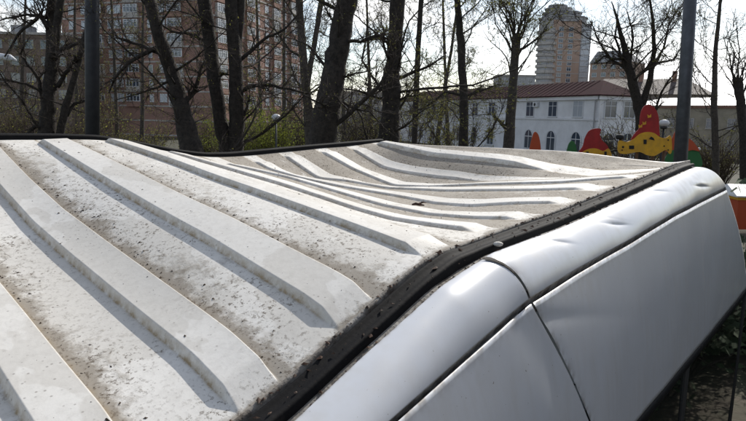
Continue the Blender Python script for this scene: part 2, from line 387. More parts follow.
# rubber strip along the right roof edge, pressed flat, with raised rims
kick = lambda u: .006*math.exp(-((u-1.12)/.06)**2)
def mixz(u, w): return float(zRE(u))*(1-w) + float(zW0(u))*w
prof = [(-.689,-.014),(-.688,.002),(-.685,.005),(-.681,.005),(-.678,.0025),(-.670,.002),(-.663,.003),(-.660,.0062),(-.652,.0062),(-.650,.003),(-.649,-.016)]
uu2 = np.linspace(UR[0], 3.5, 420)
strip('rubber_gutter_seal', [[(u, n + .0004*math.sin(u*31), mixz(u, (n-NR)/.07) + dz + kick(u)) for n, dz in prof] for u in uu2], M_RUB, van)
strip('gutter_channel', [[(u, n, mixz(u, (n-NR)/.07) + dz) for n, dz in ((-.70,-.02),(-.672,-.014),(-.648,-.012),(-.640,-.010),(-.628,-.012),(-.615,-.03))] for u in uu2], M_CHAN, van)
# left rubber strip
uu3 = np.linspace(UL[0], UL[-1]+.02, 240)
strip('rubber_gutter_seal', [[(u, NL + dn, float(zLE(u)) + dz) for dn, dz in ((.012,-.01),(.012,.010),(.007,.016),(-.012,.017),(-.02,.012),(-.022,-.03))] for u in uu3], M_RUB, van)

# cornice (upper side panel) and side panel, front and rear of the buckled joint
END = lambda w: 3.42 + .36*w if w <= 1 else 3.78 + .56*(w-1) + .06*(w-1)**2     # rear edge of the panel, 0 top .. 1 seam .. 2 bottom
JNT = lambda w: (1.195 + .045*w) if w <= 1 else 1.24 + .34*(w-1)
CREASE = [(612,223,-.58,.010,.075,.0045),(655,190,-.60,.010,.10,.0050),(553,240,-.60,.010,.05,.0040),(596,214,-.60,.03,.16,.0040),(700,186,-.56,.010,.12,.004)]
CR = [(onn(x,y,n)[0], onn(x,y,n)[1], wz, wu, d) for x,y,n,wz,wu,d in CREASE]
def side_pt(u, w, far):
    """w 0..1 rounded cornice, 1..2 flat side"""
    T = np.array([NW, float(zW0(u))]); Sx = np.array([NS, float(zSE(u))]); B = np.array([NB, float(zBT(u))])
    if w <= 1:
        a_ = w * R(76); sn, cs = math.sin(a_)/math.sin(R(76)), (1-math.cos(a_))/(1-math.cos(R(76)))
        n, z = T[0]+(Sx[0]-T[0])*sn, T[1]+(Sx[1]-T[1])*cs
    else:
        q = w-1; n, z = Sx[0]+(B[0]-Sx[0])*q + .018*math.sin(math.pi*q), Sx[1]+(B[1]-Sx[1])*q
    du = abs(u - JNT(w))
    n += .0012*math.exp(-(du/.03)**2) * (1 if not far else -.5) - .0012*math.exp(-((du-.09)/.05)**2)*(0 if far else 1)
    for cu, cz, wz, wu, d in CR:
        x = (u-cu)/wu; y = (z-cz)/wz
        yy = y + 1.1*x; n -= d*math.exp(-x*x)*(1.3*math.exp(-abs(yy)*1.6) - .6*math.exp(-(yy-1.6)**2)); z -= .8*d*math.exp(-x*x)*math.exp(-abs(yy)*1.6)
    if w > 1 and far:
        dx = u-JNT(w); dz = w-1.0 - .10 - .55*dx; n -= .006*math.exp(-abs(dz)/.05)*math.exp(-dx/.16) - .004*math.exp(-(dx/.25)**2)*math.exp(-((w-1.12)/.15)**2)
    n += .0012*math.sin(u*6.1+w*4)*math.sin(u*2.3+1) + .0004*math.sin(u*15+w*9)
    return u, n, z
def panel(name, w0, w1, kw, far):
    ws = np.linspace(w0, w1, kw); rows_ = []; gr_ = []
    ts = np.linspace(0, 1, 280)
    for t in ts:
        row = []
        for w in ws:
            a_, b_ = (JNT(w)+.006, END(w)) if far else (-1.15, JNT(w)-.006)
            tt = t if far else 1-(1-t)**1.6
            row.append(side_pt(a_+(b_-a_)*tt, w, far))
        # returned edges: top and bottom turned in
        p0 = row[0]; p1 = row[-1]
        row = [(p0[0], p0[1]-.003, p0[2]-.03), (p0[0], p0[1]-.003, p0[2]-.003)] + row + [(p1[0], p1[1]-.004, p1[2]-.002), (p1[0], p1[1]-.03, p1[2]-.002)]
        e = min(abs(t), abs(1-t))*150
        gv = [1, .9] + [max(.85*math.exp(-abs(w-w0)*(60 if w0 == 0 else 50)), .8*math.exp(-abs(w-w1)*22) if w1 == 1 else 0, .8*math.exp(-e/.7) if (t < .5) == far else 0) for w in ws] + [.6, .6]
        rows_.append(row); gr_.append(gv)
    # ends turned in
    for k, first in ((0, True), (-1, False)):
        r = [(p[0], p[1]-.007, p[2]-.003) for p in rows_[k]]
        if first and far: continue
        if first: rows_.insert(0, r); gr_.insert(0, [1]*len(r))
        else: rows_.append(r); gr_.append([1]*len(r))
    return strip(name, rows_, M_PANEL, van, True, gr_)
for far in (False, True):
    panel('cornice_panel', 0, .985, 60, far)
    panel('side_panel', 1.020, 2, 40, far)
# dirt-filled groove between cornice and side panel, and a dark strip that paints the shade inside the vertical joint
def groove(a_, b_):
    rr = []
    for u in np.linspace(a_, b_, 200):
        z = float(zSE(u)); rr.append([(u, NS-.016, z+.012), (u, NS-.006, z+.003), (u, NS-.0035, z+.0005), (u, NS-.003, z-.003), (u, NS-.006, z-.006), (u, NS-.012, z-.024)])
    strip('seam_groove', rr, M_SEAM, van)
groove(-1.15, 3.77)
jr = []
for w in np.linspace(0, 2, 50):
    p = side_pt(JNT(w), w, True); jr.append([(p[0]-.03, p[1]-.026, p[2]-.012), (p[0], p[1]-.024, p[2]-.012), (p[0]+.03, p[1]-.026, p[2]-.012)])
strip('joint_gap_shade', jr, M_GROOVE, van)
# torn flange curling up at the top of the joint
fl = []
for i in range(9):
    t = i/8; w = t*.55; p = side_pt(JNT(w)-.004, w, False)
    fl.append([(p[0]-.012*(1-t), p[1]+.001, p[2]+.001), (p[0]+.003, p[1]+.003+.004*(1-t), p[2]+.006*(1-t)), (p[0]+.010*(1-t)+.001, p[1]+.001, p[2]-.002)])
strip('torn_flange', fl, M_GROOVE, van)
# window seal, glass, pillars
def bz(u): return float(zBT(u))
su = np.linspace(-1.0, 4.38, 160)
strip('window_seal', [[(u, NB+dn, bz(u)+dz) for dn, dz in ((-.03,-.0025),(.001,-.003),(.006,-.009),(.006,-.034),(.001,-.040),(-.012,-.042))] for u in su], M_RUB, van)
def lowz(u): return .62
for a_, b_ in ((-.75, .55), (.62, 1.50), (1.57, 2.62), (2.69, 4.33)):
    strip('side_window', [[(u, NB-.006+.004*math.sin(math.pi*q), bz(u)-.040+(lowz(u)-bz(u)+.040)*q) for q in np.linspace(0, 1, 8)] for u in np.linspace(a_, b_, 12)], M_GLASS, van)
for a_, b_ in ((-.95,-.75),(.55,.62),(1.50,1.57),(2.62,2.69),(4.33,4.40)):
    pb = MB(); vs = []
    for u in (a_-.004, b_+.004):
        for n in (NB-.03, NB+.002):
            for z in (lowz(u), bz(u)-.041): vs.append(loc(u, n, z))
    pb.add(vs, [(0,2,3,1),(4,5,7,6),(0,1,5,4),(2,6,7,3),(0,4,6,2),(1,3,7,5)]); pb.build('window_pillar', M_PLASTIC, van)
# lower body on both sides, left side above, rear and front
def mir(n): return 2*N0 - n
def lower(sgn, nm):
    rr = []
    for u in np.linspace(-1.35, 4.42, 120):
        arch = 0
        for c_ in (-.55, 3.05):
            if abs(u-c_) < .40: arch = max(arch, math.sqrt(.40**2-(u-c_)**2)*1.0)
        zb = min(.60, max(.32, .33+arch)) ; row = []
        for q in np.linspace(0, 1, 10):
            z = .615 + (zb-.615)*q; n = NB + .012*math.sin(math.pi*q) - .03*q*q
            row.append((u, n if sgn > 0 else mir(n), z))
        rr.append(row)
    strip(nm, rr, M_PANEL, van, True, [[.1]*10]*120)
lower(1, 'lower_body_panel'); lower(-1, 'lower_body_panel')
rr = []
for q in np.linspace(0, 1, 60):
    row = []
    for n, dz, ue in ((mir(NW)+.02,-.03,2.70),(mir(NW),-.02,2.70),(mir(-.58),-.04,2.82),(mir(NS),-.09,3.3),(mir(-.49),-.35,3.9),(mir(NB),-.75,4.3)):
        u = -1.15+(ue+1.15)*q; row.append((u, n, float(zLE(min(u, 2.8)))+dz))
    rr.append(row)
strip('side_panel', rr, M_PANEL, van, True, [[.2]*6]*60)
strip('side_window', [[(u, mir(NB)+.012, z) for z in (1.0, 1.3, 1.76)] for u in np.linspace(-.8, 3.8, 6)], M_GLASS, van)
# tailgate: lofted from the right rear edge to the (pushed-in) left one
er = [side_pt(END(w), w, True) for w in np.linspace(0, 2, 24)] + [(4.42, NB, .9), (4.44, NB-.02, .35)]
el = []
for (u, n, z), w in zip(er, list(np.linspace(0, 2, 24)) + [2.5, 3]):
    sh = max(0, 1-w/2.2); el.append((u-.74*sh, mir(n), z - .03*sh))
rr = []
for t in np.linspace(0, 1, 40):
    sag = 1-abs(2*t-1)**3
    rr.append([(a_[0]*(1-t)+b_[0]*t + .05*sag, a_[1]*(1-t)+b_[1]*t, a_[2]*(1-t)+b_[2]*t) for a_, b_ in zip(er, el)])
for i in (0, 1): rr[i*-1] = rr[i*-1]
tail = strip('tailgate', rr, M_PANEL, van, True, [[.15]*26]*40)
strip('rear_window', [[(4.50+.03*(1-abs(2*t-1)), NB-.16+(mir(NB)+.32-NB)*t, z) for z in (1.05, 1.3, 1.6)] for t in np.linspace(0, 1, 12)], M_GLASS, tail)
# strip that closes the roof's rear edge down to the tailgate
i_end = X[-1]
rr = []
for j in range(0, nt_, 3):
    u, n, z = i_end[0][j], i_end[1][j], i_end[2][j]
    rr.append([(u, n, z), (u+.012, n, z+.003), (u+.022, n, z-.006), (u+.03, n, z-.10)])
strip('roof_rear_lip', rr, M_PANEL, roof, True, [[.5,.3,.3,.3]]*len(rr))
# front: windscreen, nose, bumper, lights
fr = []
for q in np.linspace(0, 1, 12):
    n = NB + (mir(NB)-NB)*q; b_ = .10*(1-(2*q-1)**4)
    fr.append((n, b_))
zf = float(zRE(-1.1))
strip('windscreen', [[(-.75-b_, n, zf-.04), (-1.15-b_, n, 1.06)] for n, b_ in fr], M_GLASS, van)
strip('roof_front_panel', [[(UR[0]+.01, n, min(float(zRE(UR[0])), zf)+.01 + .1*i/11), (-.76-b_, n, zf-.035)] for i, (n, b_) in enumerate(fr)], M_PANEL, van, True, [[.2,.2]]*12)
strip('front_panel', [[(-1.15-b_, n, 1.06), (-1.30-b_, n, .9), (-1.36-b_, n, .55)] for n, b_ in fr], M_PANEL, van, True, [[.1]*3]*12)
strip('bumper', [[(-1.34-b_, n, .55), (-1.44-b_, n, .54), (-1.44-b_, n, .36), (-1.34-b_, n, .32)] for n, b_ in fr], M_PLASTIC, van, False)
strip('rear_bumper', [[(4.45, n, .55), (4.58+b_*.3, n, .54), (4.58+b_*.3, n, .36), (4.42, n, .32)] for n, b_ in fr], M_PLASTIC, van, False)
for n in (NB-.22, mir(NB)+.22):
    hb = MB(); c_ = loc(-1.39, n, .76); hb.lathe([(.0,.0),(.09,.01),(.10,.03),(.10,.06)], (0,0,0), 14)
    ho = hb.build('headlight', M_LAMPGL, van, True); ho.location = c_; ho.rotation_euler = (0, -math.pi/2-.05, 0)
for u in (-.55, 3.05):
    for n in (NB-.12, mir(NB)+.12):
        c_ = loc(u, n, .33); wb = MB(); wb.lathe([(.20,-.09),(.30,-.095),(.33,-.06),(.33,.06),(.30,.095),(.20,.09)], (0,0,0), 28, axis='y')
        wo = wb.build('wheel', M_TYRE, van, True); wo.location = c_
        rb = MB(); rb.lathe([(.05,-.07),(.17,-.05),(.205,-.092),(.205,.092),(.17,.05),(.05,.07)], (0,0,0), 20, axis='y'); rb.build('rim', M_STEEL, wo, True)
# floor pan keeps light out of the cabin
fb = MB(); c0 = loc(-1.2, NB-.05, .34); c1 = loc(4.4, mir(NB)+.05, .40)
fb.box(c0[0], c1[0], min(c0[1],c1[1]), max(c0[1],c1[1]), .34, .40); fb.build('floor_pan', M_PLASTIC, van)
VM = Matrix.Translation(van.location) @ Matrix.Rotation(math.pi/2-PHI, 4, 'Z')
def vw(u, n, z): return VM @ Vector(loc(u, n, z))

# ------------------------------------------------------------------ litter on the roof
rng = random.Random(11)
def roof_at(s, t):
    u, n, z, *_ = roof_row(s, np.array([t])); return float(u[0]), NR+(NL-NR)*t, float(z[0])
def crumbs(name, label, cat, N, m, size, place):
    b_ = MB()
    for _ in range(N):
        p = vw(*place()); s_ = size()*.5
        ax = Vector((rng.gauss(0,1), rng.gauss(0,1), rng.gauss(0,1))).normalized(); q = ax.orthogonal().normalized(); q2 = ax.cross(q)
        ln = rng.uniform(1, 2.4)
        h = Vector((0,0,1)); d = Vector((rng.gauss(0,1), rng.gauss(0,1), 0)).normalized(); e = h.cross(d)
        vs = [p+d*s_*ln, p-d*s_*ln*.8, p+e*s_*rng.uniform(.6,1), p-e*s_*rng.uniform(.6,1), p+h*s_*rng.uniform(.5,1.1)+d*s_*rng.uniform(-.4,.4)]
        b_.add(vs, [(0,2,4),(2,1,4),(1,3,4),(3,0,4)])
    o = b_.build(name, m); tag(o, label, cat, kind='stuff'); return o
M_CRUMB = mat('dry_bud_scales', (.085, .058, .036), .9, col2=(.03, .022, .016), vscale=60)
M_LEAF = mat('brown_dead_leaf', (.11, .055, .032), .8, col2=(.03, .02, .014), vscale=25)
def p_valley():
    while True:
        k = rng.choice([-1,0,1,1,2,2,3,3,4,5,6,7,7,8,8,9,9,10,10,10]); duty = .365 if k < 4 else .35
        f = duty + .06 + min(rng.expovariate(1/.10), .5); t = rng.random()**.8
        if rng.random() < .25: f = rng.random()
        if k+f < 10.95: 
            u, n, z = roof_at(k+f, t); return u, n, z
def p_gutter():
    u = rng.uniform(.2, 3.3); n = rng.choice([rng.gauss(-.637,.004), rng.gauss(-.637,.004), rng.gauss(-.694,.003), rng.uniform(-.69,-.65)])
    return u, n, mixz(u, (n-NR)/.07) + (-.008 if n > -.645 else .006)
crumbs('bud_litter', 'dark specks of dry buds and grit strewn over the van roof', 'litter', 6500, M_CRUMB, lambda: .0013+rng.random()**6*.0055, p_valley)
crumbs('gutter_litter', 'brown leaf crumbs caught along the black seal of the van roof', 'litter', 1100, M_LEAF, lambda: .0018+rng.random()**3*.010, p_gutter)
# a dark twig lying in the dent, a pale pebble in the gutter
def on_roof_px(x, y):
    best = None
    for s_ in np.arange(3, 10.9, .1):
        u, n, z, *_ = roof_row(s_, TT)
        P_ = np.stack([u*EU.x + (NR+(NL-NR)*TT)*EN.x, u*EU.y + (NR+(NL-NR)*TT)*EN.y, z-ZC], 1)
        C = P_ @ np.array(CAMM); sx = CX + F*C[:,0]/-C[:,2]; sy = CY - F*C[:,1]/-C[:,2]
        e = (sx-x)**2+(sy-y)**2; j = int(e.argmin())
        if best is None or e[j] < best[0]: best = (e[j], s_, TT[j])
    return best[1], best[2]
s_, t_ = on_roof_px(419, 206); c_ = vw(*roof_at(s_, t_))
tw = MB(); dr = Vector((.93, -.36, 0)); h = Vector((0,0,1))
tw.tube([c_-dr*.024+h*.006, c_-dr*.010+h*.010, c_+dr*.004+h*.008, c_+dr*.022+h*.007], [.003,.0055,.005,.002], 6)
tw.tube([c_-dr*.004+h*.009, c_+dr*.008+Vector((.01,.01,.016)), c_+dr*.018+Vector((.012,.014,.014))], [.0035,.003,.001], 5)
tag(tw.build('twig', mat('dark_bark_twig', (.03,.018,.012), .9, col2=(.09,.04,.025), vscale=80), smooth=True), 'dark crooked twig lying in the dented middle of the van roof', 'twig')
u_, z_ = onn(498, 247, -.642); c_ = vw(u_, -.642, mixz(u_, .8)+.008)
pb = MB(); bm = bmesh.new(); bmesh.ops.create_icosphere(bm, subdivisions=2, radius=.011)
for v in bm.verts: pb.v.append((c_ + .8*Vector((v.co.x*1.4+.001*math.sin(v.co.y*500), v.co.y*1.1, v.co.z*.7)))[:])
for f in bm.faces: pb.f.append(tuple(v.index for v in f.verts)); pb.m.append(0)
bm.free()
tag(pb.build('pebble', mat('pale_stone', (.62,.60,.56), .8, col2=(.4,.38,.35), vscale=60, bump=.3), smooth=True), 'pale pebble caught beside the black roof seal near the buckled joint', 'pebble')

# ------------------------------------------------------------------ buildings
M_BRICK = mat('red_brown_brick', (.33, .195, .15), .9, col2=(.25, .15, .12), vscale=.7, bump=.3, bscale=9)
M_BAND = mat('pale_concrete_band', (.48, .45, .42), .85, col2=(.33, .31, .29), vscale=1.5)
M_WFR = mat('white_window_frame', (.62, .63, .65), .5)
M_WFD = mat('dull_window_frame', (.33, .32, .30), .7)
M_WGL = mat('window_glass', (.05, .07, .10), .08, spec=.9)
M_WCU = mat('curtained_glass', (.40, .43, .47), .25, spec=.8)
M_KHAKI = mat('grey_khaki_plaster', (.27, .245, .19), .95, col2=(.18, .165, .13), vscale=.5, bump=.2, bscale=4)
M_WHITEW = mat('white_plaster', (.76, .76, .78), .9, col2=(.56, .555, .57), vscale=.45, pos=(.4,.8))
M_MAROON = mat('maroon_roof_sheet', (.042, .013, .018), .95, col2=(.03, .011, .015), vscale=1.2, spec=.08)
M_GREYB = mat('grey_concrete', (.40, .40, .41), .9, col2=(.31, .31, .32), vscale=.3)  # grey lightened as well, to carry the far tower's haze
M_ORBR = mat('haze_pale_orange_brick', (.42, .30, .235), .9, col2=(.33, .24, .19), vscale=.2)  # brick lightened in its own colour to stand in for air haze
M_ROOFG = mat('bright_sheet_metal', (.62, .62, .64), .4, .3, col2=(.5,.5,.52), vscale=.6)

def win_mesh(w, h, panes, glass, arched=False, sill=True, fw=.065, frame=None):
    """x along wall, -y outwards, origin at the sill middle"""
    b_ = MB()
    if not arched:
        b_.box(-w/2, w/2, -.02, .02, 0, h, 1)
        for x0, x1 in [(-w/2-fw/2, -w/2+fw)] + [(-w/2+w*i/panes-fw/2, -w/2+w*i/panes+fw/2) for i in range(1, panes)] + [(w/2-fw, w/2+fw/2)]:
            b_.box(x0, x1, -.06, .015, -.001, h+.001, 0)
        b_.box(-w/2+fw, w/2-fw, -.055, .014, 0, fw, 0); b_.box(-w/2+fw, w/2-fw, -.055, .014, h-fw, h, 0)
        if h > 1.2: b_.box(-w/2+fw, w/2-fw, -.050, .013, h*.68, h*.68+fw*.8, 0)
    else:
        n = 12; hs = h-w/2; pts = [(-w/2, 0), (w/2, 0)] + [(w/2*math.cos(math.pi*i/n), hs+w/2*math.sin(math.pi*i/n)) for i in range(n+1)]
        vs = [(x, -.02, z) for x, z in pts]; b_.add(vs, [tuple(range(len(pts)))], 1)
        inn = [(x*.86, .08 + z*.93) for x, z in pts]; N_ = len(pts)
        vs = [(x*1.06, -.07, z) for x, z in pts] + [(x, -.07, z) for x, z in inn] + [(x*1.06, .02, z) for x, z in pts] + [(x, -.02, z) for x, z in inn]
        fs = []
        for i in range(N_):
            j = (i+1) % N_; fs += [(i, j, N_+j, N_+i), (i, 2*N_+i, 2*N_+j, j), (N_+i, N_+j, 3*N_+j, 3*N_+i)]
        b_.add(vs, fs, 0); b_.box(-.04, .04, -.06, -.021, .1, h*.93, 0); b_.box(-w/2, w/2, -.055, -.021, hs-.05, hs+.05, 0)
    if sill: b_.box(-w/2-.1, w/2+.1, -.14, .01, -.09, -.012, 0)
    return b_.mesh('window', [frame or M_WFR, glass])
def face_frame(A, B):
    """matrix: origin A, x towards B, -y outward to the right-hand viewer side"""
    d = (B-A); L_ = math.hypot(d.x, d.y); a_ = math.atan2(d.y, d.x)
    return Matrix.Translation(A) @ Matrix.Rotation(a_, 4, 'Z'), L_
WM = {}
def W_(key, *a):
    if key not in WM: WM[key] = win_mesh(*a)
    return WM[key]

def block(root, A, B, depth, h, m, name='wall'):
    M_, L_ = face_frame(A, B); b_ = MB(); b_.box(0, L_, 0, depth, -3, h, M=M_); return b_.build(name, m, root), M_, L_

# --- tall brick apartment house (two faces)
rb = random.Random(5)
apt = thing('apartment_building', 'tall red-brown brick apartment block with white windows and glazed loggias behind the trees', 'building')
def pt(x, Y, z=-2.4):
    p = at(x, 100, Y); return Vector((p.x, p.y, z))
A1, B1, C1 = pt(66, 122), pt(214, 113), pt(303, 150)
FH = 2.75; NF = 14; Hb = NF*FH+1
def apartment_face(A, B, depth, cols, trim=0):
    w_, M_, L_ = block(apt, A, B, depth, Hb, M_BRICK)
    for k in range(NF+1):
        z = k*FH + .35
        b_ = MB(); b_.box(-.02, L_+.02, -.10, -.001, z-.14, z+.14, M=M_); b_.build('floor_band', M_BAND, w_)
    for f in range(2, NF-3 if trim else NF-1):
        for x, ty in cols:
            if x > L_-1: continue
            z = f*FH+1.15
            if ty == 'l':      # glazed loggia
                me = W_('log'+str(rb.randint(0,1)), 3.0, 1.5, 4, [M_WGL, M_WCU][rb.randint(0,1)], False, False, .12)
                b_ = MB(); b_.box(x-1.6, x+1.6, -.55, -.0015, z-1.0, z-.02, M=M_); b_.box(x-1.5, x+1.5, -.5, -.0015, z-.01, z+1.5, M=M_); lg = b_.build('loggia', M_BAND if rb.random() < .35 else M_BRICK, apt)
                link('window', me, lg, M=M_ @ Matrix.Translation((x, -.53, z)))
            elif ty == 'w': link('window', W_('w'+str(rb.randint(0,1)), 1.5, 1.5, 2, [M_WGL, M_WCU][rb.randint(0,1)]), apt, M=M_ @ Matrix.Translation((x, -.02, z)))
            else: link('window', W_('n'+str(rb.randint(0,1)), .8, 1.4, 1, [M_WGL, M_WCU][rb.randint(0,1)]), apt, M=M_ @ Matrix.Translation((x, -.02, z)))
apartment_face(A1, B1, 14, [(2.6,'w'),(5.5,'w'),(8.2,'l'),(11.2,'n'),(13,'w'),(16.2,'l'),(20,'n'),(22.6,'w'),(25.6,'l')])
apartment_face(B1 + Vector((.05,.05,0)), C1, 14, [(2.4,'l'),(6.4,'n'),(9.2,'w'),(13,'l'),(17,'n'),(20.5,'w'),(24.5,'l'),(29,'w'),(33,'l'),(37,'n'),(40.5,'w')])
# --- lower block at left
low = thing('apartment_building', 'lower brown brick block with a flat roofline at the left edge behind branches', 'building')
w_, M_, L_ = block(low, pt(-70, 108), pt(71, 108), 12, 17.6, mat('weathered_brown_brick', (.20, .145, .115), .9, col2=(.14, .105, .085), vscale=.8))
b_ = MB(); b_.box(-.1, L_+.1, -.25, 12.1, 17.602, 18.0, M=M_); b_.build('roof_slab', M_BAND, low)
b_ = MB(); b_.box(13.5, 16.5, 3, 6, 18.002, 19.6, M=M_); b_.build('roof_hatch', M_GREYB, low)
for f in range(1, 6):
    for i in range(9):
        link('window', W_('d', 1.5, 1.5, 2, M_WGL, False, True, .065, M_WFD), low, M=M_ @ Matrix.Translation((1.8+i*2.75, -.02, f*2.85+1.0)))
# --- white two-storey building with maroon hipped roof
wh = thing('white_building', 'long white two-storey building with maroon roof and arched ground floor windows', 'building')
CA_, LA_ = pt(600, 70), pt(398, 124); RA_ = pt(621, 88)
EH = 2.4 + 5.45
w_, M_, L_ = block(wh, LA_, CA_, 6, EH, M_WHITEW)
b_ = MB(); b_.box(-.3, L_+.3, -.32, -.002, EH-.55, EH-.02, M=M_); b_.box(-.1, L_+.12, -.12, -.002, 5.0-.12, 5.0+.12, M=M_); b_.box(L_+.002, L_+.25, -.32, 6.3, EH-.55, EH-.02, M=M_)
b_.box(-.1, L_+.05, -.10, -.002, -3, .55, M=M_)
b_.build('cornice', M_WHITEW, wh)
b_ = MB(); rh = 1.85
vs = [M_ @ Vector(p) for p in ((-.5,-.55,EH),(L_+.5,-.55,EH),(L_+.5,6.5,EH),(-.5,6.5,EH),(5,3,EH+rh),(L_-3,3,EH+rh),(-.5,-.55,EH-.12),(L_+.5,-.55,EH-.12),(L_+.5,6.5,EH-.12),(-.5,6.5,EH-.12))]
b_.add(vs, [(0,1,5,4),(1,2,5),(2,3,4,5),(3,0,4),(6,7,1,0),(7,8,2,1),(8,9,3,2),(9,6,0,3),(9,8,7,6)])
rf = b_.build('roof', M_MAROON, wh)
b_ = MB()
for i in range(int(L_)):      # standing seams
    x = i+.5; 
    if 5 <= x <= L_-3: b_.tube([M_ @ Vector((x, -.5, EH+.03)), M_ @ Vector((x, 2.95, EH+rh+.03))], .03, 4)
b_.build('roof_seams', M_MAROON, rf, kind='stuff')
nW = 11
def xpix(x):      # along-wall position of a photo column on the front
    r = ray(x, 100); d = CA_-LA_; k = (LA_.x*r.y - LA_.y*r.x) / (r.x*d.y - r.y*d.x); return k*L_
cols = [xpix(x) for x in (579, 555, 531)]
sp_ = (cols[0]-cols[2])/2
for i in range(nW): 
    x = cols[0] - sp_*i
    if x < 1: break
    link('window', W_('u'+str(i%3>0), 1.75, 1.95, 2, M_WGL if i%3 else M_WCU), wh, M=M_ @ Matrix.Translation((x, -.03, 5.25)))
    link('window', W_('arch', 1.9, 2.6, 2, M_WGL, True), wh, M=M_ @ Matrix.Translation((x, -.03, .95)))
    for dx in (-1.25, 1.25):
        pass
for x in (538, 421):
    ac = MB(); ac.box(-.45, .45, -.42, -.10, 0, .62); ac.lathe([(.22,-.425),(.22,-.43),(.06,-.44)], (0,0,.31), 12, axis='y', mi=1)
    a_ = ac.build('air_conditioner', [M_WFR, M_PLASTIC], wh); a_.matrix_local = M_ @ Matrix.Translation((xpix(x)-.1, 0, 6.5))
Me, Le = face_frame(M_ @ Vector((L_, 0, 0)), M_ @ Vector((L_, 6, 0)))
for x in (1.6, 4.4):
    link('window', W_('u1', 1.75, 1.95, 2, M_WGL), wh, M=Me @ Matrix.Translation((x, -.03, 5.25)))
    link('window', W_('arch', 1.9, 2.6, 2, M_WGL, True), wh, M=Me @ Matrix.Translation((x, -.03, .95)))
dp = MB(); dp.tube([M_ @ Vector((L_-.5,-.2,z)) for z in (-2, EH-.6)], .08, 6); dp.build('downpipe', M_GREYB, wh)

# --- unseen brick building, added along the right side to darken the van's side panel, mirrored in the van's paint and glass
sb_ = thing('added_shade_building', 'dark brick building right of the van, beyond the right edge of the photo', 'building')
def gpt(u, n): p = EU*u + EN*n; return Vector((p.x, p.y, 0))
w_, M_, L_ = block(sb_, gpt(24, 15), gpt(-22, 15), 12, 12, M_BRICK)
for f in range(4):
    for i in range(15): link('window', W_('u1', 1.75, 1.95, 2, M_WGL), sb_, M=M_ @ Matrix.Translation((2+i*3, -.03, 1.0+f*2.9)))
    b_ = MB(); b_.box(-.05, L_+.05, -.08, -.002, .3+f*2.9, .5+f*2.9, M=M_); b_.build('floor_band', M_BAND, w_)
# --- khaki building on the right and the attic building behind it
kh = thing('khaki_building', 'grey khaki plastered building with few windows behind the right metal pole', 'building')
w_, M_, L_ = block(kh, pt(628, 96), pt(800, 76), 12, 6.9, M_KHAKI)
b_ = MB(); b_.box(-.2, L_+.2, -.25, 12.2, 6.902, 7.3, M=M_); b_.build('cornice', mat('brown_fascia', (.16,.085,.06), .8), kh)
vs = [M_ @ Vector(p) for p in ((-.2,-.25,7.302),(L_+.2,-.25,7.302),(L_+.2,12.2,7.302),(-.2,12.2,7.302),(2,6,8.6),(L_-2,6,8.6))]
b_ = MB(); b_.add(vs, [(0,1,5,4),(1,2,5),(2,3,4,5),(3,0,4)]); b_.build('roof', M_ROOFG, kh)
for i in range(9):
    for z in (1.2, 4.1):
        link('window', W_('k'+str(i%2), 1.1, 1.4, 2, M_WGL, False, True, .07, M_WFD), kh, M=M_ @ Matrix.Translation((1.6+i*2.9, -.03, z)))
att = thing('attic_building', 'dark brown building with hipped attic roof far behind the large bare tree', 'building')
w_, M_, L_ = block(att, pt(585, 150), pt(712, 140), 14, 11.2, mat('dull_brown_plaster', (.20,.165,.14), .9, col2=(.15,.125,.11), vscale=.3))
vs = [M_ @ Vector(p) for p in ((-.6,-.6,11.2),(L_+.6,-.6,11.2),(L_+.6,14.6,11.2),(-.6,14.6,11.2),(4,7,15.2),(L_-5,7,15.2))]
b_ = MB(); b_.add(vs, [(0,1,5,4),(1,2,5),(2,3,4,5),(3,0,4),(3,2,1,0)]); b_.build('roof', mat('dark_roof', (.09,.07,.065), .7), att)
for x in (L_*.45, L_*.72):
    b_ = MB(); b_.box(x-.5, x+.5, 5.5, 6.6, 13.5, 17, M=M_); b_.build('chimney', M_BRICK, att)
for i in range(9): link('window', W_('k'+str(i%2), 1.1, 1.4, 2, M_WGL, False, True, .07, M_WFD), att, M=M_ @ Matrix.Translation((2+i*3.2, -.03, 8.6)))

# --- far tower with rounded bays and stepped crown
tow = thing('tower_block', 'far beige and brick high-rise tower with rounded balconies and a stepped grey crown', 'building')
TY = 240; tl, tr = pt(545, TY, -2.4), pt(587, TY, -2.4); Wt = tr.x-tl.x; TH = (at(560, 26, TY).z+2.4)
b_ = MB(); b_.box(tl.x, tr.x-4.2, TY, TY+16, -3, TH); b_.build('wall', M_ORBR, tow)
b_ = MB(); b_.box(tr.x-4.2, tr.x, TY+.6, TY+15, -3, TH-1.2); b_.build('wall', M_GREYB, tow)
b_ = MB(); b_.lathe([(3.4, -3), (3.4, TH-3), (2.9, TH-2.9), (2.9, TH+1)], (tl.x, TY+2.5, 0), 20); b_.build('round_bay', M_GREYB, tow, False)
nf = 15; fh = (TH-8)/nf
for f in range(nf):
    z = 5+f*fh
    b_ = MB(); b_.lathe([(3.42, z), (4.0, z+.02), (4.0, z+1.1), (3.42, z+1.12)], (tl.x, TY+2.5, 0), 18); b_.build('balcony', M_BAND, tow)
    for x in (4.6, 8.4):
        link('window', W_('t', 1.7, 1.5, 2, M_WGL), tow, M=Matrix.Translation((tl.x+x, TY-.03, z+1.0)))
    link('window', W_('tl', 3.0, 1.6, 3, M_WCU), tow, M=Matrix.Translation((tr.x-2.1, TY+.57, z+1.0)))
    if f % 2: 
        b_ = MB(); b_.box(tl.x+3.3, tr.x-4.25, TY-.12, TY-.002, z-.15, z+.15); b_.build('floor_band', M_BAND, tow)
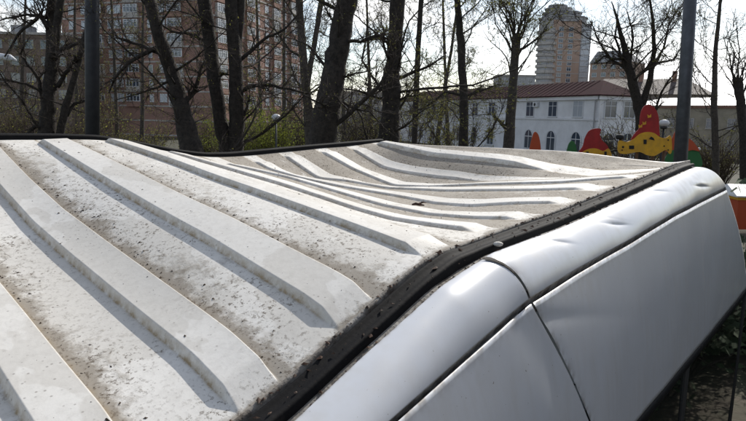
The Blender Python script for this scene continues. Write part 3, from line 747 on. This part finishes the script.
for x0, x1, z0, z1 in ((-.10, 1.0, -.6, 1.6), (-.04, .86, 1.6, 3.6), (.02, .62, 3.6, 5.4), (.10, .50, 5.4, 6.6)):
    b_ = MB(); cx_ = tl.x+Wt*(x0+x1)/2; rr_ = Wt*(x1-x0)/2
    b_.lathe([(rr_, TH+z0+.003), (rr_, TH+z1-.5), (rr_+.35, TH+z1-.45), (rr_+.35, TH+z1)], (cx_, TY+Wt*.5, 0), 28); b_.build('crown_tier', M_GREYB, tow)
bl = thing('brick_block', 'lower brick block with dark attic standing beside the far tower', 'building')
w_, M_, L_ = block(bl, pt(587.5, 225), pt(627, 215), 14, at(600, 62, 220).z+2.4, M_ORBR)
hh = at(600, 62, 220).z+2.4
vs = [M_ @ Vector(p) for p in ((-.3,-.3,hh),(L_+.3,-.3,hh),(L_+.3,14.3,hh),(-.3,14.3,hh),(1.5,2,hh+4.2),(L_-5,2,hh+4.2),(L_-5,12,hh+4.2),(1.5,12,hh+4.2))]
b_ = MB(); b_.add(vs, [(0,1,5,4),(1,2,6,5),(2,3,7,6),(3,0,4,7),(4,5,6,7)]); b_.build('roof', M_GREYB, bl)
for f in range(7):
    for i in range(4): link('window', W_('t', 1.7, 1.5, 2, M_WGL), bl, M=M_ @ Matrix.Translation((1.8+i*3.4, -.03, hh-2.2-f*2.8)))
# --- distant flat grey blocks
for x0, x1, yt, Y, lab in ((498, 534, 76, 210, 'small flat grey block showing above the white building behind bare shoots'), (338, 382, 93, 170, 'low grey house seen far between the two thick trunks')):
    q = thing('distant_block', lab, 'building'); zt = at((x0+x1)/2, yt, Y).z+2.4
    w_, M_, L_ = block(q, pt(x0, Y), pt(x1, Y), 10, zt, M_GREYB)
    b_ = MB(); b_.box(-.2, L_+.2, -.3, 10.2, zt+.002, zt+.45, M=M_); b_.build('roof_slab', M_BAND, q)
    for f in range(3):
        for i in range(int(L_/3)): link('window', W_('t', 1.7, 1.5, 2, M_WGL), q, M=M_ @ Matrix.Translation((1.8+i*3, -.03, zt-2.4-f*2.8)))

# ------------------------------------------------------------------ posts and lamps
M_POST = mat('dark_painted_steel', (.022, .024, .029), .55, .3, col2=(.04,.041,.046), vscale=6)
M_GALV = mat('grey_painted_pole', (.10, .105, .12), .5, .35, col2=(.065,.068,.076), vscale=5)
def pole(name, label, px, Y, r0, r1, m, top, arm=None):
    (xa, ya), (xb, yb) = px; a_ = at(xa, ya, Y); b2 = at(xb, yb, Y); d = (a_-b2).normalized()
    zb = ground_z(Y); base = b2 - d*((b2.z-zb)/d.z)
    t = thing(name, label, 'lamp post', base); L_ = top/d.z
    pb = MB(); pb.tube([d*0, d*L_*.5, d*L_], [r0, (r0+r1)/2, r1], 18); pb.build('shaft', m, t, True)
    pb = MB(); pb.lathe([(r0*2.0, 0), (r0*2.0, .03), (r0*1.25, .06), (r0*1.2, .35), (r0*1.02, .38)], (0,0,0), 16); pb.build('base', m, t, True)
    e = d*L_; pb = MB(); pb.tube([e, e+Vector((arm*.3,.1,.25)), e+Vector((arm,.2,.35))], [r1*.8, r1*.6, r1*.5], 8); ar = pb.build('arm', m, t, True)
    pb = MB(); pb.lathe([(.02,.1),(.12,.08),(.2,.0),(.19,-.03)], e+Vector((arm*1.15,.22,.33)), 14); pb.build('lamp_head', M_WFR, ar, True)
    return t
pole('lamp_post', 'thick dark straight post standing left, beyond the far edge of the van roof', ((92,4),(92.5,135)), 9.5, .108, .10, M_POST, 7.5, 1.2)
pole('lamp_post', 'grey metal post leaning slightly behind the right end of the van roof', ((690,4),(680.5,158)), 14, .158, .130, M_GALV, 7.0, -1.2)
def park_lamp(label, x, ytop, Y, w, name='park_lamp'):
    c = at(x, ytop, Y); zb = ground_z(Y); t = thing(name, label, 'lamp', (c.x, c.y, zb)); h_ = c.z-zb
    pb = MB(); pb.tube([(0,0,0),(0,0,h_-.25)], [.05,.035], 8); pb.build('shaft', M_POST, t, True)
    pb = MB(); pb.lathe([(w*.25,h_-.28),(w*.8,h_-.2),(w*1.0,h_-.13),(w*.75,h_-.04),(w*.25,h_)], (0,0,0), 18); pb.build('lamp_shade', M_WFR, t, True)
    pb = MB(); pb.lathe([(w*.55,h_-.34),(w*.7,h_-.26),(w*.5,h_-.24)], (0,0,0), 14); pb.build('lamp_bowl', M_PLASTIC, t, True)
    return t
park_lamp('small white-topped park lamp in front of the yellow-green shrub', 276, 114, 26, .20)
park_lamp('white mushroom-topped lamp beside the red fin of the yellow play panel', 664.5, 119.5, 22, .19)
c = at(6, 59, 16); t = thing('street_lamp', 'pale cobra-head street lamp at the left edge among branches', 'lamp', (c.x-1.6, c.y, ground_z(16)))
hz = c.z-ground_z(16)
pb = MB(); pb.tube([(0,0,0),(0,0,hz-.2)], [.07,.05], 10); pb.build('shaft', M_GALV, t, True)
pb = MB(); pb.tube([(0,0,hz-.2),(.4,0,hz+.05),(1.25,0,hz+.06)], [.045,.035,.03], 8); pb.build('arm', M_GALV, t, True)
pb = MB(); pb.tube([(1.2,0,hz+.06),(1.38,0,hz+.07),(1.7,0,hz+.035),(1.86,0,hz-.03)], [.04,.085,.09,.03], 12); pb.build('lamp_head', mat('pale_lamp_housing', (.66,.68,.72), .4), t, True)

# ------------------------------------------------------------------ playground
M_RED = mat('red_play_board', (.45, .03, .03), .45, col2=(.30,.025,.025), vscale=3); M_YEL = mat('yellow_play_board', (.85, .46, .03), .45, col2=(.62,.33,.04), vscale=4)
M_GRN = mat('green_play_board', (.03, .16, .05), .5); M_ORG = mat('orange_play_board', (.50, .085, .03), .5); M_HOLE = mat('black_cutout_backing', (.02,.02,.02), .8)
M_WOOD = mat('brown_play_post', (.12,.07,.04), .8)
def spline(pts, n=4):
    P_ = [Vector((*p, 0)) for p in pts]; N_ = len(P_); o = []
    for i in range(N_):
        a_, b2, c2, d2 = P_[i-1], P_[i], P_[(i+1) % N_], P_[(i+2) % N_]
        for k in range(n):
            t_ = k/n; q = .5*((2*b2)+(c2-a_)*t_+(2*a_-5*b2+4*c2-d2)*t_*t_+(3*b2-a_-3*c2+d2)*t_**3); o.append((q.x, q.y))
    return o
def board(name, pts, Y, th, m, root, smooth_=True, yo=0.0):
    """an outline in photo pixels cut from board of thickness th, standing at distance Y"""
    pts = spline(pts) if smooth_ else pts
    W2 = [at(x, y, Y) - root.location for x, y in pts]
    area = sum(W2[i].x*W2[(i+1) % len(W2)].z - W2[(i+1) % len(W2)].x*W2[i].z for i in range(len(W2)))
    if area < 0: W2.reverse()
    n_ = len(W2); b_ = MB()
    vs = [p+Vector((0,yo,0)) for p in W2] + [p+Vector((0,yo+th,0)) for p in W2]
    b_.add(vs, [tuple(range(n_)), tuple(range(2*n_-1, n_-1, -1))] + [(j, i, n_+i, n_+j) for i in range(n_) for j in [(i+1) % n_]])
    return b_.build(name, m, root)
def posts(root, xs_, ytop, Y, m=M_WOOD, yo=.06):
    for x in xs_:
        p = at(x, ytop, Y)-root.location; b_ = MB(); b_.tube([(p.x, yo+.06, ground_z(Y)-root.location.z), (p.x, yo+.06, p.z)], .05, 8); b_.build('post', m, root, True)
def pgroot(label, x, Y):
    p = at(x, 150, Y); return thing('play_structure', label, 'play equipment', (p.x, p.y, ground_z(Y)), 0, 'playground panels beyond the van')
q = pgroot('narrow red-orange rounded play board, leftmost of the playground pieces', 535, 30)
board('board', [(529,157),(530,147),(532,138),(534.5,132),(538,134),(540,141),(541,150),(541,157)], 30, .05, M_ORG, q); posts(q, (533, 538), 145, 30)
q = pgroot('small dark green rounded play board beside the red wave', 571, 29)
board('board', [(566.5,160),(567.5,148),(570,142),(573,141),(576,146),(577,160)], 29, .05, M_GRN, q); posts(q, (571.5,), 150, 29)
q = pgroot('red wave-shaped play board set on a yellow strip', 593, 26)
board('red_wave', [(579,153),(583,146),(585,138),(589,131),(595,128.5),(601,129),(600,134),(602,140),(607,145),(609,150),(608,156),(590,156)], 26, .05, M_RED, q)
board('yellow_strip', [(579,164),(581,153.5),(588,149),(596,148.5),(603,151),(609,149),(610,164)], 26, .05, M_YEL, q, yo=-.053)
posts(q, (584, 604), 150, 26)
for x in (587, 605): board('slot', [(x-1.2,155),(x-1.2,151.5),(x+1.2,151.5),(x+1.2,155)], 26, .01, M_HOLE, q, False, yo=-.066)
q = pgroot('yellow wavy play board with dark slots and a tall red fin above it', 645, 20)
board('yellow_wave', [(618.5,152),(618.5,142),(621,140.5),(627,142),(634,139),(640,134),(647,132),(654,133),(660,137),(666,138),(671,136),(672,150),(670,154),(666,150),(660,153),(654,156),(647,155),(640,152),(632,153),(625,154)], 20, .05, M_YEL, q)
board('red_fin', [(632,140),(636,133),(640,128),(641,117),(643,109),(647,105),(652,105),(657,110),(659.5,118),(660,128),(660,137),(654,133.5),(646,132.5)], 20, .045, M_RED, q, yo=.052)
for pts in ([(629,149),(629,145.5),(634,145.5),(634,149)], [(643.5,144),(643.5,139.5),(646.5,139.5),(646.5,144)], [(649,139),(651,136.5),(653.5,138),(654.5,140.5),(651,139.5)], [(622,148),(622,146),(624,146),(624,148)]):
    board('slot', pts, 20, .012, M_HOLE, q, False, yo=-.014)
for x, y in ((650,116),(645,123),(641,126)):
    board('yellow_motif', [(x-1.6,y+2),(x-2,y-1.5),(x,y-.2),(x+1.7,y-2),(x+1.8,y+1.2)], 20, .012, M_YEL, q, False, yo=.038)
for x, y in ((668,140),(668,150),(622,150),(664,146)): board('bolt_cap', [(x-.8,y),(x,y-.8),(x+.8,y),(x,y+.8)], 20, .02, M_HOLE, q, False, yo=-.022)
posts(q, (622, 640, 656, 667), 138, 20); 
b_ = MB(); c = at(621, 137.5, 20)-q.location; b_.lathe([(.09,-.06),(.13,-.02),(.13,.06),(.05,.10)], c+Vector((0,.1,0)), 12); b_.build('post_cap', M_HOLE, q, True)
q = pgroot('green play board with two red-orange humps standing behind the grey post', 682, 24)
board('green_base', [(664,168),(668,154),(674,150),(684,151),(692,149),(699,152),(700,168)], 24, .05, M_GRN, q)
board('red_hump', [(663,151),(668,145),(673,138),(677,130),(681,131),(684,140),(683,151)], 24, .045, M_ORG, q, yo=.052)
board('red_hump', [(683,151),(684,141),(687,138),(692,141),(696,146),(699,151),(692,150)], 24, .045, M_ORG, q, yo=-.05)
b_ = MB(); c = at(699, 149, 24)-q.location; b_.lathe([(.03,-.06),(.06,-.03),(.06,.03),(.03,.06)], c, 10); b_.build('post_cap', M_WFR, q, True)
posts(q, (668, 696), 152, 24)

# ------------------------------------------------------------------ play house at the right edge
M_WHB = mat('white_play_board', (.78,.78,.78), .45)
c = at(737.5, 187, 14); hx = c.x; zt = c.z; zg = ground_z(14)
ph = thing('play_house', 'low orange play house with white roof board and yellow trim at the right edge', 'play equipment', (hx+.9, 14.5, zg)); Hh = zt-zg
b_ = MB(); vs = [(-.95,-.6,Hh-.20),(.95,-.6,Hh-.20),(.95,.6,Hh-.20),(-.95,.6,Hh-.20),(-.85,0,Hh+.02),(.85,0,Hh+.02),(-.95,-.6,Hh-.23),(.95,-.6,Hh-.23),(.95,.6,Hh-.23),(-.95,.6,Hh-.23)]
b_.add(vs, [(0,1,5,4),(2,3,4,5),(1,2,5),(3,0,4),(6,7,1,0),(7,8,2,1),(8,9,3,2),(9,6,0,3),(9,8,7,6)]); b_.build('roof', M_WHB, ph)
b_ = MB(); b_.box(-.90,.90,-.56,-.52,Hh-.30,Hh-.232); b_.box(-.90,-.86,-.519,.52,Hh-.30,Hh-.232); b_.build('trim', M_YEL, ph)
b_ = MB(); b_.box(-.86,-.2,-.54,-.50,.12,Hh-.302); b_.box(.3,.86,-.54,-.50,.12,Hh-.302); b_.box(-.198,.298,-.54,-.50,.12,.5); b_.box(-.86,-.82,-.498,.5,.12,Hh-.302); b_.build('wall_board', M_ORG, ph)
for x in (-.84, .84):
    for y in (-.48, .48):
        b_ = MB(); b_.tube([(x*.97,y,-.02),(x*.97,y,Hh-.24)], .04, 8); b_.build('post', M_WOOD, ph, True)

# ------------------------------------------------------------------ trees
def bark(name, c1, c2): return mat(name, c1, .95, col2=c2, vscale=14, bump=1.0, bscale=34)
M_BARK = bark('dark_bark', (.055, .045, .037), (.018, .015, .013)); M_BARK2 = bark('grey_bark', (.10, .085, .070), (.040, .034, .029))
M_TWIG = mat('twig_bark', (.05, .038, .03), .95); M_TWIG2 = mat('brown_twig', (.085, .062, .042), .95)
M_BUD = mat('yellow_green_buds', (.36, .33, .08), .8, col2=(.22,.24,.06), vscale=3); 
def leafy(m, k=.55):
    t = m.node_tree; b = t.nodes['Principled BSDF']; o_ = [n for n in t.nodes if n.type == 'OUTPUT_MATERIAL'][0]
    tr_ = t.nodes.new('ShaderNodeBsdfTranslucent'); ms = t.nodes.new('ShaderNodeMixShader'); ms.inputs[0].default_value = k
    l_ = b.inputs['Base Color'].links
    if l_: t.links.new(l_[0].from_socket, tr_.inputs['Color'])
    t.links.new(b.outputs[0], ms.inputs[1]); t.links.new(tr_.outputs[0], ms.inputs[2]); t.links.new(ms.outputs[0], o_.inputs['Surface']); return m
leafy(M_BUD)
def rv(r_): return Vector((r_.gauss(0,1), r_.gauss(0,1), r_.gauss(0,1)))
def grow(r_, p, d, L_, rad, seg, wig, up):
    pts = [p.copy()]; rr_ = [rad]; d = d.normalized()
    for i in range(seg):
        d = (d + rv(r_)*wig + Vector((0,0,up))).normalized(); p = p + d*(L_/seg); pts.append(p.copy()); rr_.append(rad*(1-.80*(i+1)/seg))
    return pts, rr_
def lerp_path(pts, rr_, t):
    x = t*(len(pts)-1); i = min(int(x), len(pts)-2); f = x-i; return pts[i].lerp(pts[i+1], f), rr_[i]*(1-f)+rr_[i+1]*f, (pts[i+1]-pts[i]).normalized()
def tree(name, label, Y, trunks, seed, limbs=(), nl=10, ll=2.4, sub=6, tw=5, buds=250, top=3.5, m=None, mt=None, group='bare spring trees behind the van', up=.05, lo=.15, bud_r=.013, pol=False, lrad=.22, grp=True, cat='tree'):
    """trunks: list of [(px,py,width px),...] from bottom up; limbs: [(px,py),...] with a start width"""
    r_ = random.Random(seed); m = m or M_BARK; mt = mt or M_TWIG; nl = int(nl*1.7); lo *= .6; rmin = Y*.00026
    b0 = at(trunks[0][0][0], trunks[0][0][1], Y); zg = ground_z(Y); root = thing(name, label, cat, (b0.x, Y, zg), 0, group); o = Vector((b0.x, Y, zg))
    twb = MB(); bud = MB(); buds *= 3.2; bud_r *= .85; starts = []
    for tr_ in trunks:
        pts = [at(x, y, Y)-o for x, y, w in tr_]; rr_ = [w*Y/F/2 for x, y, w in tr_]
        for i in range(1, len(pts)): pts[i].y += r_.uniform(-.05, .05)*(i)
        d0 = (pts[1]-pts[0]).normalized()
        if tr_ is trunks[0] or tr_[0][1] > 128:
            k = pts[0].z/max(d0.z, .4); base = pts[0]-d0*k*.8; base.z = -.05
            pts = [base, base.lerp(pts[0], .25)] + pts; rr_ = [rr_[0]*1.45, rr_[0]*1.12] + rr_
        if not pol or tr_ is not trunks[0]:
            d = (pts[-1]-pts[-2]).normalized(); p, r0 = pts[-1], rr_[-1]
            for i in range(4):
                d = (d+rv(r_)*.07+Vector((0,0,.06))).normalized(); p = p+d*top/4; pts.append(p); rr_.append(r0*(1-.22*(i+1)))
        # finer, slightly knobbly trunk
        P2, R2 = [], []; n_ = (len(pts)-1)*6
        for i in range(n_+1):
            p, q_, d = lerp_path(pts, rr_, i/n_); P2.append(p + rv(r_)*q_*.05); R2.append(q_*r_.uniform(.95, 1.06))
        b_ = MB(); b_.tube(P2, R2, 12); b_.build('trunk', m, root, True); starts.append((P2, R2))
    lim = []
    for l_ in limbs:
        w = l_[0]; pts = [at(x, y, Y)-o for x, y in l_[1:]]
        for i in range(1, len(pts)): pts[i].y += r_.uniform(-.25, .25)*i*.5
        P2 = []; R2 = []; n_ = (len(pts)-1)*4
        rr_ = [w*Y/F/2*(1-.7*i/(len(pts)-1)) for i in range(len(pts))]
        for i in range(n_+1): p, q_, d = lerp_path(pts, rr_, i/n_); P2.append(p+rv(r_)*q_*.25); R2.append(q_)
        lim.append((P2, R2))
    for i in range(nl):
        P2, R2 = starts[i % len(starts)]; t = lo + (1-lo)*((i+.5*r_.random())/nl)
        p, q_, d = lerp_path(P2, R2, min(t, .99)); a_ = r_.uniform(0, 6.283)
        dd = Vector((math.cos(a_), math.sin(a_)*.8, r_.uniform(.1, .8)))
        if pol: p, q_, d = lerp_path(P2, R2, .97-.25*r_.random()**2); dd = Vector((math.cos(a_)*.5, math.sin(a_)*.5, 1.1))
        L_ = ll*r_.uniform(.6, 1.2)*(1-.35*t)
        lim.append(grow(r_, p, dd, L_, max(q_*lrad*r_.uniform(.6, 1.1), .008), 9, .17, up))
    for P2, R2 in lim:
        b_ = MB(); b_.tube(P2, R2, 7); b_.build('limb', m, root, True)
        Ltot = sum((P2[i+1]-P2[i]).length for i in range(len(P2)-1))
        for k in range(int(sub*1.8)):
            t = r_.uniform(.15, .98); p, q_, d = lerp_path(P2, R2, t)
            dd = (d + rv(r_)*.75 + Vector((0,0,.1))).normalized()
            pp, rr_ = grow(r_, p, dd, Ltot*r_.uniform(.25, .55)*(1.1-.5*t), max(q_*.5, rmin*1.7), 6, .20, up)
            twb.tube(pp, rr_, 4, cap=False)
            for k2 in range(int(tw*1.7)):
                p, q2, d = lerp_path(pp, rr_, r_.uniform(.15, 1)); dd = (d+rv(r_)*.8).normalized()
                p3, r3 = grow(r_, p, dd, Ltot*r_.uniform(.08, .22), max(q2*.6, rmin), 4, .22, up)
                twb.tube(p3, r3, 3, cap=False)
                for _ in range(2):
                    if r_.random() < buds/ max(1, (len(lim)*sub*tw*2)):
                        c2 = p3[r_.randint(1, 4)]; s2 = bud_r*r_.uniform(.6, 1.5); a1 = rv(r_).normalized()*s2; a2 = a1.orthogonal().normalized()*s2*.7
                        for _2 in range(2):
                            bud.add([c2, c2+a1*.8+a2*.6, c2+a1*1.7, c2+a1*.8-a2*.6], [(0,1,2,3)]); a1, a2 = a2*1.3, a1*.6
    if twb.f: twb.build('twigs', mt, root, kind='stuff')
    if bud.f: bud.build('buds', M_BUD, root, kind='stuff')
    return root
tree('tree', 'dark multi-stemmed bare tree at the far left of the photo, left of the dark post', 14, [[(47,135,17),(50,95,13),(51,60,13),(50,0,9)], [(53,58,9),(58,25,8),(63,2,7)], [(60,134,8),(67,105,7),(75,78,6),(84,40,5),(90,0,4)]], 1,
     [(6,45,120,33,128,20,136)[0:1]+((45,120),(33,128),(20,136)), (4,(44,100),(40,78),(33,66),(28,55),(36,48)), (5,(49,30),(43,14),(20,35),(0,56)), (4,(49,18),(25,14),(0,20)), (5,(57,86),(68,70),(80,58),(92,50)), (5,(53,60),(65,48),(78,42),(87,30)), (4,(66,115),(72,104),(86,98),(100,88))], nl=14, ll=2.6, sub=8, tw=6, buds=150)
tree('tree', 'dark bare tree leaning left, its trunk rising just right of the dark post', 11, [[(192,151,22),(182,112,17),(170,72,14),(161,35,12),(153,2,11)]], 2,
     [(6,(181,108),(192,92),(203,72),(206,60)), (4,(165,55),(140,45),(118,38),(100,18)), (5,(162,45),(135,60),(115,78),(103,92)), (3,(172,78),(160,86),(140,92),(112,100))], nl=11, ll=2.4, sub=8, tw=6, buds=200)
tree('tree', 'dark twin-stemmed bare tree, two near-parallel trunks rising close together', 12, [[(227,150,15),(220,118,13),(212,60,13),(205,2,13)], [(236,150,16),(237,100,14),(236,60,13),(232,2,13)], [(236,80,7),(238,40,8),(241,2,9)]], 3,
     [(5,(239,92),(252,86),(270,85),(292,90),(312,94)), (5,(213,82),(222,74),(229,74)), (4,(238,125),(247,108),(250,95)), (4,(210,45),(195,35),(170,30),(150,18)), (4,(240,60),(262,40),(285,30),(300,12))], nl=12, ll=2.6, sub=8, tw=6, buds=250)
tree('tree', 'slim rough grey-barked tree with two upright stems left of the thickest leaning trunk', 20, [[(311,146,11),(307,100,9),(303,50,8),(299,2,7)], [(307,85,6),(314,45,5),(321,2,5)]], 4,
     [(3,(305,60),(290,50),(275,30),(262,20)), (3,(308,95),(296,80),(290,60))], nl=14, ll=3.4, sub=8, tw=6, buds=300, m=M_BARK2)
tree('tree', 'thickest dark trunk, leaning right, standing alone near the middle of the skyline', 9.5, [[(322,146,29),(328,104,26),(337,56,22),(346,2,20)]], 5,
     [(4,(344,40),(360,42),(375,37),(392,33)), (3,(336,80),(352,74),(372,71)), (3,(332,95),(352,108),(370,112),(384,128)), (3,(342,30),(332,20),(322,2))], nl=8, ll=1.9, sub=8, tw=6, buds=120)
tree('tree', 'dark trunk with a burl halfway up, at the left corner of the van roof', 12, [[(388,147,22),(391,112,18),(391,86,19),(394,55,14),(397,2,14)]], 6,
     [(4,(396,80),(412,72),(430,66),(446,54)), (3,(393,45),(378,38),(362,44)), (4,(394,100),(380,88),(362,60),(368,20)), (3,(390,105),(408,96),(425,94)), (3,(400,92),(430,88),(470,86),(505,74),(516,68))], nl=9, ll=2.3, sub=8, tw=6, buds=350)
tree('tree', 'very slim straight dark trunk between the burled trunk and the next slim one', 27, [[(414,150,6),(416,100,6),(418,50,5),(421,2,5)]], 7, nl=13, ll=4, sub=7, tw=6, buds=500, bud_r=.04)
tree('tree', 'straight slim dark trunk in front of the left half of the white building', 22, [[(463,152,9.5),(464,100,8.5),(461,40,7.5),(457,2,6)]], 8,
     [(3,(463,95),(445,92),(425,108),(405,112)), (3,(465,96),(482,90),(500,84))], nl=15, ll=3.4, sub=8, tw=6, buds=800, bud_r=.035)
tree('pollarded_tree', 'pollarded tree with thin upright shoots and a broken stub, before the white building', 25, [[(508,152,11),(511,110,9.5),(514,70,8),(516,34,8)]], 9,
     [(5,(507,130),(501,122),(494,116)), (2,(496,119),(492,130),(487,140)), (3,(515,38),(508,20),(498,2)), (3,(516,36),(522,22),(538,4)), (3,(517,52),(530,44),(546,30))], nl=12, ll=4.2, sub=6, tw=5, buds=700, pol=True, bud_r=.035, m=M_BARK2)
tree('tree', 'large spreading bare tree with a wide fan of branches above the playground', 34, [[(642,150,12),(641,118,10),(633,84,9),(628,62,7)], [(640,112,7),(650,80,6),(655,50,4),(654,20,3)]], 10,
     [(3.6,(633,84),(622,60),(614,38),(618,14)), (2.8,(629,70),(610,58),(598,40),(592,20)), (2.8,(652,70),(664,48),(670,26),(676,8)), (2.8,(634,80),(650,64),(672,60),(684,44)), (3,(622,60),(604,56),(594,64)), (2.8,(630,64),(634,36),(628,10))], nl=16, ll=6.5, sub=9, tw=7, buds=300, bud_r=.04, lo=.35, lrad=.28)
tree('slender_tree', 'slender pale tree with upright twigs in front of the khaki wall', 28, [[(716,190,7),(715,140,6.5),(714,100,6),(717,50,4),(720,4,3)]], 11, nl=18, ll=4.2, sub=7, tw=6, buds=500, up=.14, m=M_BARK2, bud_r=.035, lo=.4)
tree('pollarded_tree', 'dark stub-headed trunk at the right edge of the photo', 24, [[(745,200,9),(744,140,8.5),(741,100,8),(738,78,9)]], 12, [(5,(740,88),(737,80),(735,76))], nl=7, ll=3.0, sub=5, tw=5, buds=150, pol=True)
# thinner trees of the grove further back
far_ = [(20,40,'slim'),(78,44,'slim'),(118,46,'slim'),(142,38,'slim'),(262,42,'slim'),(284,34,'slim'),(345,38,'slim'),(372,46,'slim'),(436,36,'slim'),(448,44,'slim'),]
marks = ['leftmost, behind the multi-stemmed tree','just left of the dark post','first right of the dark post','between the dark post and the leaning tree','over the yellow-green shrub','right behind the park lamp','just right of the thickest trunk','just left of the burled trunk','leaning, right of the burled trunk','left of the straight slim trunk','behind the red wave play board','above the white mushroom lamp','right behind the grey post']
rt = random.Random(77)
for i, ((x, Y, _), mk) in enumerate(zip(far_, marks)):
    ln = rt.uniform(-8, 8) + (22 if i == 8 else 0)
    tree('slim_tree', 'thin bare background tree ' + mk, Y, [[(x,150,rt.uniform(3.5,5.5)),(x+ln*.3,100,3.6),(x+ln*.7,50,2.8),(x+ln,2,2)]], 100+i, nl=15, ll=5.0, sub=7, tw=5, buds=400, bud_r=.04, mt=M_TWIG2, m=M_BARK2, group='thin trees of the grove')
# shrubs and undergrowth
def shrub(label, x, ytop, Y, wpx, seed, leaf, n=70, m=None, cat='shrub', dens=8):
    n = int(n*1.6)
    r_ = random.Random(seed); c = at(x, 120, Y); zg = ground_z(Y); H_ = at(x, ytop, Y).z-zg; Wd = wpx*Y/F/2
    root = thing('shrub', label, cat, (c.x, Y, zg), 0, 'undergrowth shrubs behind the van'); st = MB(); lf = MB()
    for i in range(n):
        a_ = r_.uniform(0, 6.283); q = math.sqrt(r_.random()); p = Vector((math.cos(a_)*q*Wd*.45, math.sin(a_)*q*Wd*.4, 0))
        d = Vector((math.cos(a_)*q*.45*Wd/H_*2, math.sin(a_)*q*.4*Wd/H_*2, 1)).normalized()
        pts, rr_ = grow(r_, p, d, H_*r_.uniform(.6, 1.05)*(1.1-.35*q), Y*.0007, 7, .12, .02); st.tube(pts, rr_, 4, cap=False)
        for k in range(dens):
            p2, q2, d2 = lerp_path(pts, rr_, r_.uniform(.25, 1)); pp, r3 = grow(r_, p2, d2+rv(r_)*.7, H_*r_.uniform(.1, .28), Y*.00035, 4, .2, .02); st.tube(pp, r3, 3, cap=False)
            for k2 in range(leaf):
                c2 = pp[r_.randint(1, 4)]+rv(r_)*.06; a1 = rv(r_).normalized()*.05*r_.uniform(.5, 1.3); a2 = a1.orthogonal()*.6
                lf.add([c2, c2+a1+a2*.8, c2+a1*2, c2+a1-a2*.8], [(0,1,2,3)])
    st.build('stems', m or M_TWIG2, root, kind='stuff')
    if lf.f: lf.build('leaves', M_LEAFG if leaf > 3 else M_BUD, root, kind='stuff')
M_LEAFG = leafy(mat('fresh_spring_leaves', (.34, .36, .06), .75, col2=(.24,.28,.05), vscale=2))
shrub('yellow-green leafing shrub behind the small park lamp', 258, 102, 30, 78, 1, 9, 100)
shrub('brown twiggy thicket at the left edge behind the multi-stemmed tree', 18, 78, 32, 90, 2, 1, 110)
shrub('brown twiggy thicket around the foot of the dark post', 80, 92, 30, 70, 3, 1, 90)
shrub('low sparse shrub with yellow buds right of the leaning trunk', 205, 112, 34, 40, 4, 3, 60)
shrub('sparse budding shrub between the dark post and the leaning trunk', 135, 122, 36, 60, 5, 2, 60)
shrub('brown leafless shrub right of the park lamp', 305, 92, 38, 50, 6, 2, 100)
shrub('olive brown shrub between the thickest trunk and the burled trunk', 360, 98, 40, 60, 7, 2, 110)
shrub('thin twiggy shrub before the left end of the white building', 425, 118, 36, 60, 8, 2, 50)
shrub('grey twiggy thicket behind the yellow play board', 640, 112, 44, 90, 9, 1, 90)
shrub('dark bare shrub at the foot of the khaki wall', 722, 132, 40, 50, 10, 1, 80)
hedge_at = [tuple((EU*u+EN*n)[:2]) for u, n in ((6.4,.75),(8.1,.95),(5.3,1.5),(10.2,1.3),(7.2,2.2))] + [(4.75, 6.75)]
for i, (x, y) in enumerate(hedge_at):
    r_ = random.Random(80+i); root = thing('shrub', ['dense shrub', 'tall shrub', 'low shrub', 'far shrub', 'wide shrub', 'half-seen shrub'][i] + ' right of the van, beyond the right edge of the photo', 'shrub', (x, y, 0)); st = MB(); lf = MB()
    for j in range(100):
        a_ = r_.uniform(0, 6.283); q = math.sqrt(r_.random())
        pts, rr_ = grow(r_, Vector((math.cos(a_)*q*.6, math.sin(a_)*q*.6, -.05)), Vector((math.cos(a_)*q*.5, math.sin(a_)*q*.5, 1)), r_.uniform(.5, 1.1)*(1 if i == 5 else 2.3), .012, 7, .12, .02); st.tube(pts, rr_, 4, cap=False)
        for k in range(9):
            p2, q2, d2 = lerp_path(pts, rr_, r_.uniform(.2, 1)); pp, r3 = grow(r_, p2, d2+rv(r_)*.7, .45, .005, 4, .2, .02); st.tube(pp, r3, 3, cap=False)
            for k2 in range(9):
                c2 = pp[r_.randint(1, 4)]+rv(r_)*.04; a1 = rv(r_).normalized()*.05; a2 = a1.orthogonal()*.6; lf.add([c2, c2+a1+a2*.8, c2+a1*2, c2+a1-a2*.8], [(0,1,2,3)])
    st.build('stems', M_BARK, root, kind='stuff'); lf.build('leaves', mat('dull_hedge_leaves', (.05,.075,.03), .8, col2=(.03,.05,.02), vscale=3), root, kind='stuff')
# trees on the near right, outside the frame but mirrored in the van's window glass
for i, (x, y) in enumerate(((5.2, 1.0), (7.5, -3.0))):
    r_ = random.Random(60+i); root = thing('tree', ['bare tree standing to the right of the van, outside the photo', 'second bare tree further back on the right, outside the photo'][i], 'tree', (x, y, 0))
    pts, rr_ = grow(r_, Vector((0,0,-.1)), Vector((.05,0,1)), 9, .17, 14, .04, .05); b_ = MB(); b_.tube(pts, rr_, 10); b_.build('trunk', M_BARK, root, True); twb = MB()
    for k in range(14):
        p, q_, d = lerp_path(pts, rr_, r_.uniform(.2, 1)); P2, R2 = grow(r_, p, d*.5+rv(r_)*.8, 2.6, q_*.4, 7, .15, .05); b_ = MB(); b_.tube(P2, R2, 6); b_.build('limb', M_BARK, root, True)
        for k2 in range(8):
            p2, q2, d2 = lerp_path(P2, R2, r_.uniform(.2, 1)); a3, b3 = grow(r_, p2, d2+rv(r_)*.7, .9, q2*.5, 5, .2, .03); twb.tube(a3, b3, 3, cap=False)
    twb.build('twigs', M_TWIG, root, kind='stuff')
